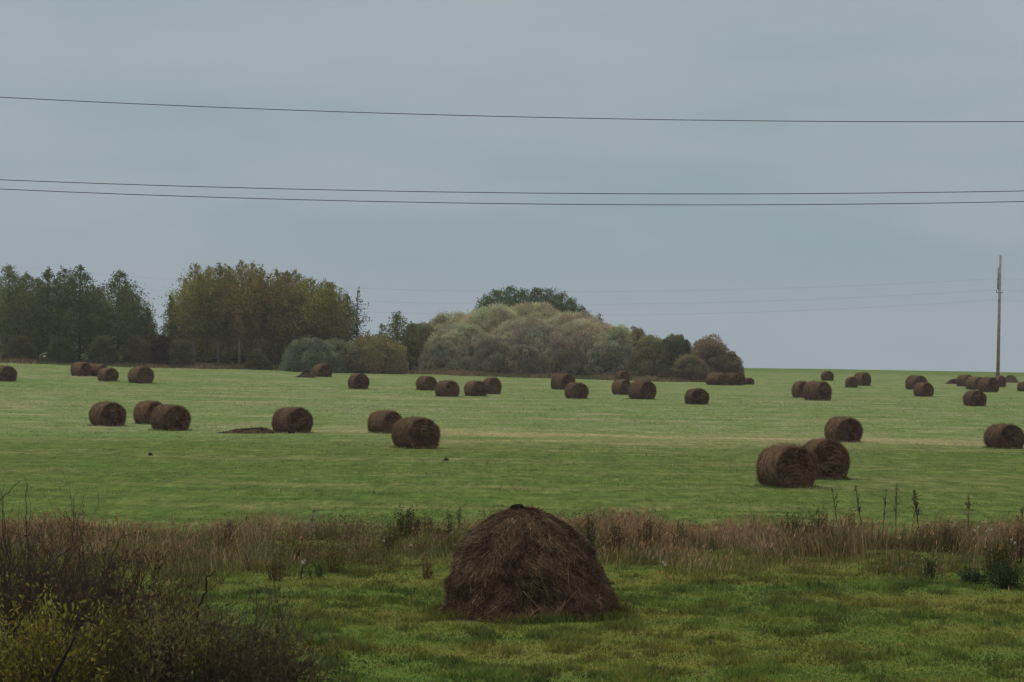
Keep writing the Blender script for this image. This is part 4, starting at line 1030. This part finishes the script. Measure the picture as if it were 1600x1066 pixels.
shrub(430, 26, 1010, 60, 'low dark twiggy shrub at the bottom edge, furthest right but one', 26, (0.070, 0.060, 0.024), 1300, 0.03, TW, kids=5, rad=0.008, name='bare_shrub')
shrub(512, 26.5, 990, 40, 'thin sapling stems with few leaves, rightmost at the bottom edge', 4, (0.085, 0.09, 0.026), 260, 0.0, (0.045, 0.035, 0.025), maxlevel=1, kids=3, rad=0.008, name='sapling', cat='sapling')

# single branches that stand out
def stick(name, label, pts_px, d, rads, col, cat='branch', group=None):
    P = []
    for (x, y) in pts_px:
        v = ray(x, y); P.append(np.array([0, 0, CAMZ]) + v * d)
    P = np.array(P); gz = float(ground(P[0][0], d)); foot = np.array([P[0][0] - (P[1][0] - P[0][0]) * 0.3, d, gz - 0.05])
    P = np.vstack([foot, P]); org = foot + [0, 0, 0.05]
    t = np.linspace(0, 1, len(P)); tt = np.linspace(0, 1, len(P) * 4)
    Q = np.stack([np.interp(tt, t, P[:, k]) for k in range(3)], 1); Q[1:-1] = (Q[:-2] + Q[1:-1] * 2 + Q[2:]) / 4
    Q[1:-1] += rng.normal(0, 0.006, Q[1:-1].shape)
    mb = MB(); tube(mb, Q - org, np.interp(tt, np.linspace(0, 1, len(rads)), rads), 7, col)
    o = mb.build(name, M_TWIG, smooth=True, loc=org); tag(o, label, cat, group)
    return o
stick('dead_stick', 'thick black dead stick slanting up from the bottom edge through the willow leaves', [(80, 1066), (100, 1026), (118, 997)], 23.2, [0.022, 0.02, 0.016, 0.008], (0.010, 0.009, 0.008))
stick('forked_branch', 'short thick dark dead branch leaning right, above the spreading twigs', [(306, 968), (314, 940), (324, 915), (322, 902), (338, 893)], 26, [0.008, 0.010, 0.012, 0.009, 0.005], (0.016, 0.012, 0.010))
stick('long_shoot', 'long thin bare shoot slanting up at the left edge', [(-40, 850), (0, 780), (16, 766), (33, 750)], 29, [0.010, 0.008, 0.006, 0.005, 0.003], TW)
stick('long_shoot', 'long straight upright bare shoot, tallest near the left edge', [(46, 880), (41, 820), (41, 780), (43, 755)], 29.2, [0.009, 0.008, 0.006, 0.005, 0.003], TW)
stick('long_shoot', 'pale grey arching branch ending in a dark fork', [(48, 940), (66, 894), (90, 870), (118, 850), (121, 830), (120, 810)], 28.6, [0.013, 0.012, 0.011, 0.009, 0.006, 0.004], TWG)
stick('long_shoot', 'dark forked branch rising right of the pale arching one', [(160, 930), (170, 880), (182, 855), (188, 838), (205, 836)], 28.6, [0.012, 0.011, 0.009, 0.006, 0.004], TW)

# ------------------------------------------------------------------ power line
p = hit(1559, 592); PX = p
H = (592 - 399) * p[1] / F; s_ = p[1] / F
pole = thing('power_pole', p, 'tall weathered wooden power pole standing on the far right skyline', 'power pole')
mb = MB(); tube(mb, np.array([[0, 0, -0.3], [0.05 * H / 10, 0, H * 0.5], [0.10 * H / 10, 0, H]]), [0.25, 0.21, 0.165], 12)
mb.build('shaft', M_WOOD, pole, smooth=True)
INS = []
for (yy, dx, nm) in [(437, -0.22, 'a'), (455, -0.42, 'b'), (470, -0.16, 'c')]:
    hz = (592 - yy) * s_; xr = 0.01 * hz
    br = MB(); tube(br, np.array([[xr, -0.06, hz - 0.22], [xr + dx, -0.10, hz - 0.22], [xr + dx, -0.10, hz - 0.02]]), 0.035, 6)
    if nm == 'b': tube(br, np.array([[xr - 0.5, -0.12, hz - 0.2], [xr + 0.42, -0.12, hz - 0.2]]), 0.055, 6)
    b = br.build('bracket', M_STEEL, pole)
    ins = MB(); tube(ins, np.array([[xr + dx, -0.10, hz - 0.06], [xr + dx, -0.10, hz], [xr + dx, -0.10, hz + 0.05], [xr + dx, -0.10, hz + 0.13], [xr + dx, -0.10, hz + 0.16]]), [0.05, 0.10, 0.06, 0.085, 0.03], 10)
    ins.build('insulator', M_CERAMIC, b, smooth=True)
    INS.append(np.array([p[0] + xr + dx, p[1] - 0.10, p[2] + hz + 0.16]))
jb = MB(); tube(jb, np.array([[-0.12, -0.02, (592 - 452) * s_], [-0.10, -0.02, (592 - 418) * s_]]), [0.12, 0.10], 8); jb.build('stub_post', M_WOOD, pole, smooth=True)

def wire(name, pts, r, label, group, cat='power line'):
    pts = np.array(pts); org = pts[0]
    mb = MB(); tube(mb, pts - org, r, 6)
    tag(mb.build(name, M_WIRE, smooth=True, loc=org), label, cat, group)
for a, lab, ex, sag in zip(INS, ['faint far wire leaving the uppermost insulator of the pole', 'faint far wire leaving the crossarm of the pole', 'faint far wire leaving the lowest insulator of the pole'], (0.0, -0.2, 0.2), (1.6, 1.7, 1.9)):
    e1 = np.array([a[0] + 62, a[1] - 4, a[2] + 0.6]); e0 = np.array([-105.0, a[1] + 66, a[2] + 4.5 + ex])
    t = np.linspace(0, 1, 60)[:, None]
    A = e0 + (a - e0) * t; A[:, 2] -= (sag * 2.4 * 4 * t * (1 - t))[:, 0]
    B = a + (e1 - a) * t[1:]; B[:, 2] -= (sag * 0.5 * 4 * t[1:] * (1 - t[1:]))[:, 0]
    wire('power_line', np.vstack([A, B]), 0.0062, lab, 'far wires on the power pole')
for (ya, yb_, yc, lab) in [(152, 182.5, 190, 'uppermost near wire, crossing the sky alone'), (281, 301.5, 298.5, 'upper wire of the close lower pair crossing the sky'), (295.5, 318.5, 315, 'lowest wire of the close lower pair crossing the sky')]:
    pts = []
    for px in np.linspace(-700, 2300, 80):
        t = (px - 800) / 800; c2 = (ya + yc) / 2 - yb_; c1 = (yc - ya) / 2
        v = ray(px, yb_ + c1 * t + c2 * t * t); pts.append(np.array([0, 0, CAMZ]) + v * 44)
    wire('power_line', pts, 0.0072, lab, 'near wires crossing the sky')

# ------------------------------------------------------------------ sky, light, haze, camera
SUN_EL, SUN_AZ = math.radians(48), math.radians(-75)     # azimuth from +Y, negative = left
w = bpy.data.worlds.new('World'); scene.world = w; w.use_nodes = True
nt = w.node_tree; nt.nodes.clear()
sky = N(nt, 'ShaderNodeTexSky', sky_type='NISHITA', sun_disc=False, sun_elevation=SUN_EL, sun_rotation=SUN_AZ, air_density=1.2, dust_density=2.5)
bg1 = N(nt, 'ShaderNodeBackground'); bg1.inputs[1].default_value = 0.09; L(nt, sky.outputs[0], bg1.inputs[0])
tc = N(nt, 'ShaderNodeTexCoord'); gen = tc.outputs['Generated']
sp = N(nt, 'ShaderNodeSeparateXYZ'); L(nt, gen, sp.inputs[0])
n1 = noise(nt, gen, 1.0, 4, 0.5, (2.2, 2.2, 11.0)); n2 = noise(nt, gen, 1.0, 5, 0.55, (7, 7, 24.0))
nn = mathn(nt, 'ADD', mathn(nt, 'MULTIPLY', n1, 0.75), mathn(nt, 'MULTIPLY', n2, 0.25))
cloud = mixc(nt, ramp(nt, nn, 0.36, 0.64), (0.270, 0.352, 0.412), (0.366, 0.426, 0.468))
lift = ramp(nt, sp.outputs[2], 0.16, 0.9, 1.0, 3.4)
cloud = mixc(nt, ramp(nt, sp.outputs[2], 0.0, 0.06, 0.7, 0.0), cloud, (0.338, 0.392, 0.432))
cloud = mixc(nt, ramp(nt, sp.outputs[2], 0.16, 0.55), cloud, (0.43, 0.415, 0.385))
bg2 = N(nt, 'ShaderNodeBackground'); L(nt, cloud, bg2.inputs[0]); L(nt, lift, bg2.inputs[1])
mx = N(nt, 'ShaderNodeMixShader'); mx.inputs[0].default_value = 0.93
L(nt, bg1.outputs[0], mx.inputs[1]); L(nt, bg2.outputs[0], mx.inputs[2])
wo = N(nt, 'ShaderNodeOutputWorld'); L(nt, mx.outputs[0], wo.inputs[0])

sd = bpy.data.lights.new('sun', 'SUN'); sd.energy = 1.2; sd.angle = math.radians(25); sd.color = (1.0, 0.96, 0.90)
so = bpy.data.objects.new('sun', sd); COL.objects.link(so)
dx, dy, dz = math.sin(SUN_AZ) * math.cos(SUN_EL), math.cos(SUN_AZ) * math.cos(SUN_EL), math.sin(SUN_EL)
from mathutils import Vector, Matrix
so.rotation_euler = Vector((dx, dy, dz)).to_track_quat('Z', 'Y').to_euler(); so.location = (0, 0, 60)

hb = MB()
bx = np.array([(x, y, z) for x in (-450, 450) for y in (-60, 960) for z in (-8.5, 24)], float)
hb.add(bx, [(0, 1, 3), (0, 3, 2), (4, 6, 7), (4, 7, 5), (0, 4, 5), (0, 5, 1), (2, 3, 7), (2, 7, 6), (0, 2, 6), (0, 6, 4), (1, 5, 7), (1, 7, 3)])
hm, hnt = new_mat('haze')
pv = N(hnt, 'ShaderNodeVolumePrincipled'); pv.inputs['Color'].default_value = (0.93, 0.96, 1.0, 1); pv.inputs['Density'].default_value = 0.00017; pv.inputs['Anisotropy'].default_value = 0.2
ho_ = N(hnt, 'ShaderNodeOutputMaterial'); L(hnt, pv.outputs[0], ho_.inputs['Volume'])
ho = hb.build('haze', hm); tag(ho, 'thin grey haze over the whole field', 'haze', kind='stuff')
ho.display_type = 'WIRE'

cd = bpy.data.cameras.new('camera'); cd.lens = 85; cd.sensor_width = 36; cd.sensor_fit = 'HORIZONTAL'; cd.clip_start = 0.5; cd.clip_end = 3000
co = bpy.data.objects.new('camera', cd); COL.objects.link(co)
co.matrix_world = Matrix(((_r[0], _u[0], -_fw[0], 0), (_r[1], _u[1], -_fw[1], 0), (_r[2], _u[2], -_fw[2], CAMZ), (0, 0, 0, 1)))
scene.camera = co

scene.render.engine = 'CYCLES'
scene.cycles.use_denoising = True
scene.cycles.max_bounces = 6; scene.cycles.diffuse_bounces = 3; scene.cycles.transmission_bounces = 3; scene.cycles.volume_bounces = 0; scene.cycles.glossy_bounces = 2
scene.view_settings.view_transform = 'Standard'; scene.view_settings.look = 'None'; scene.view_settings.exposure = 0.0; scene.view_settings.gamma = 1.0
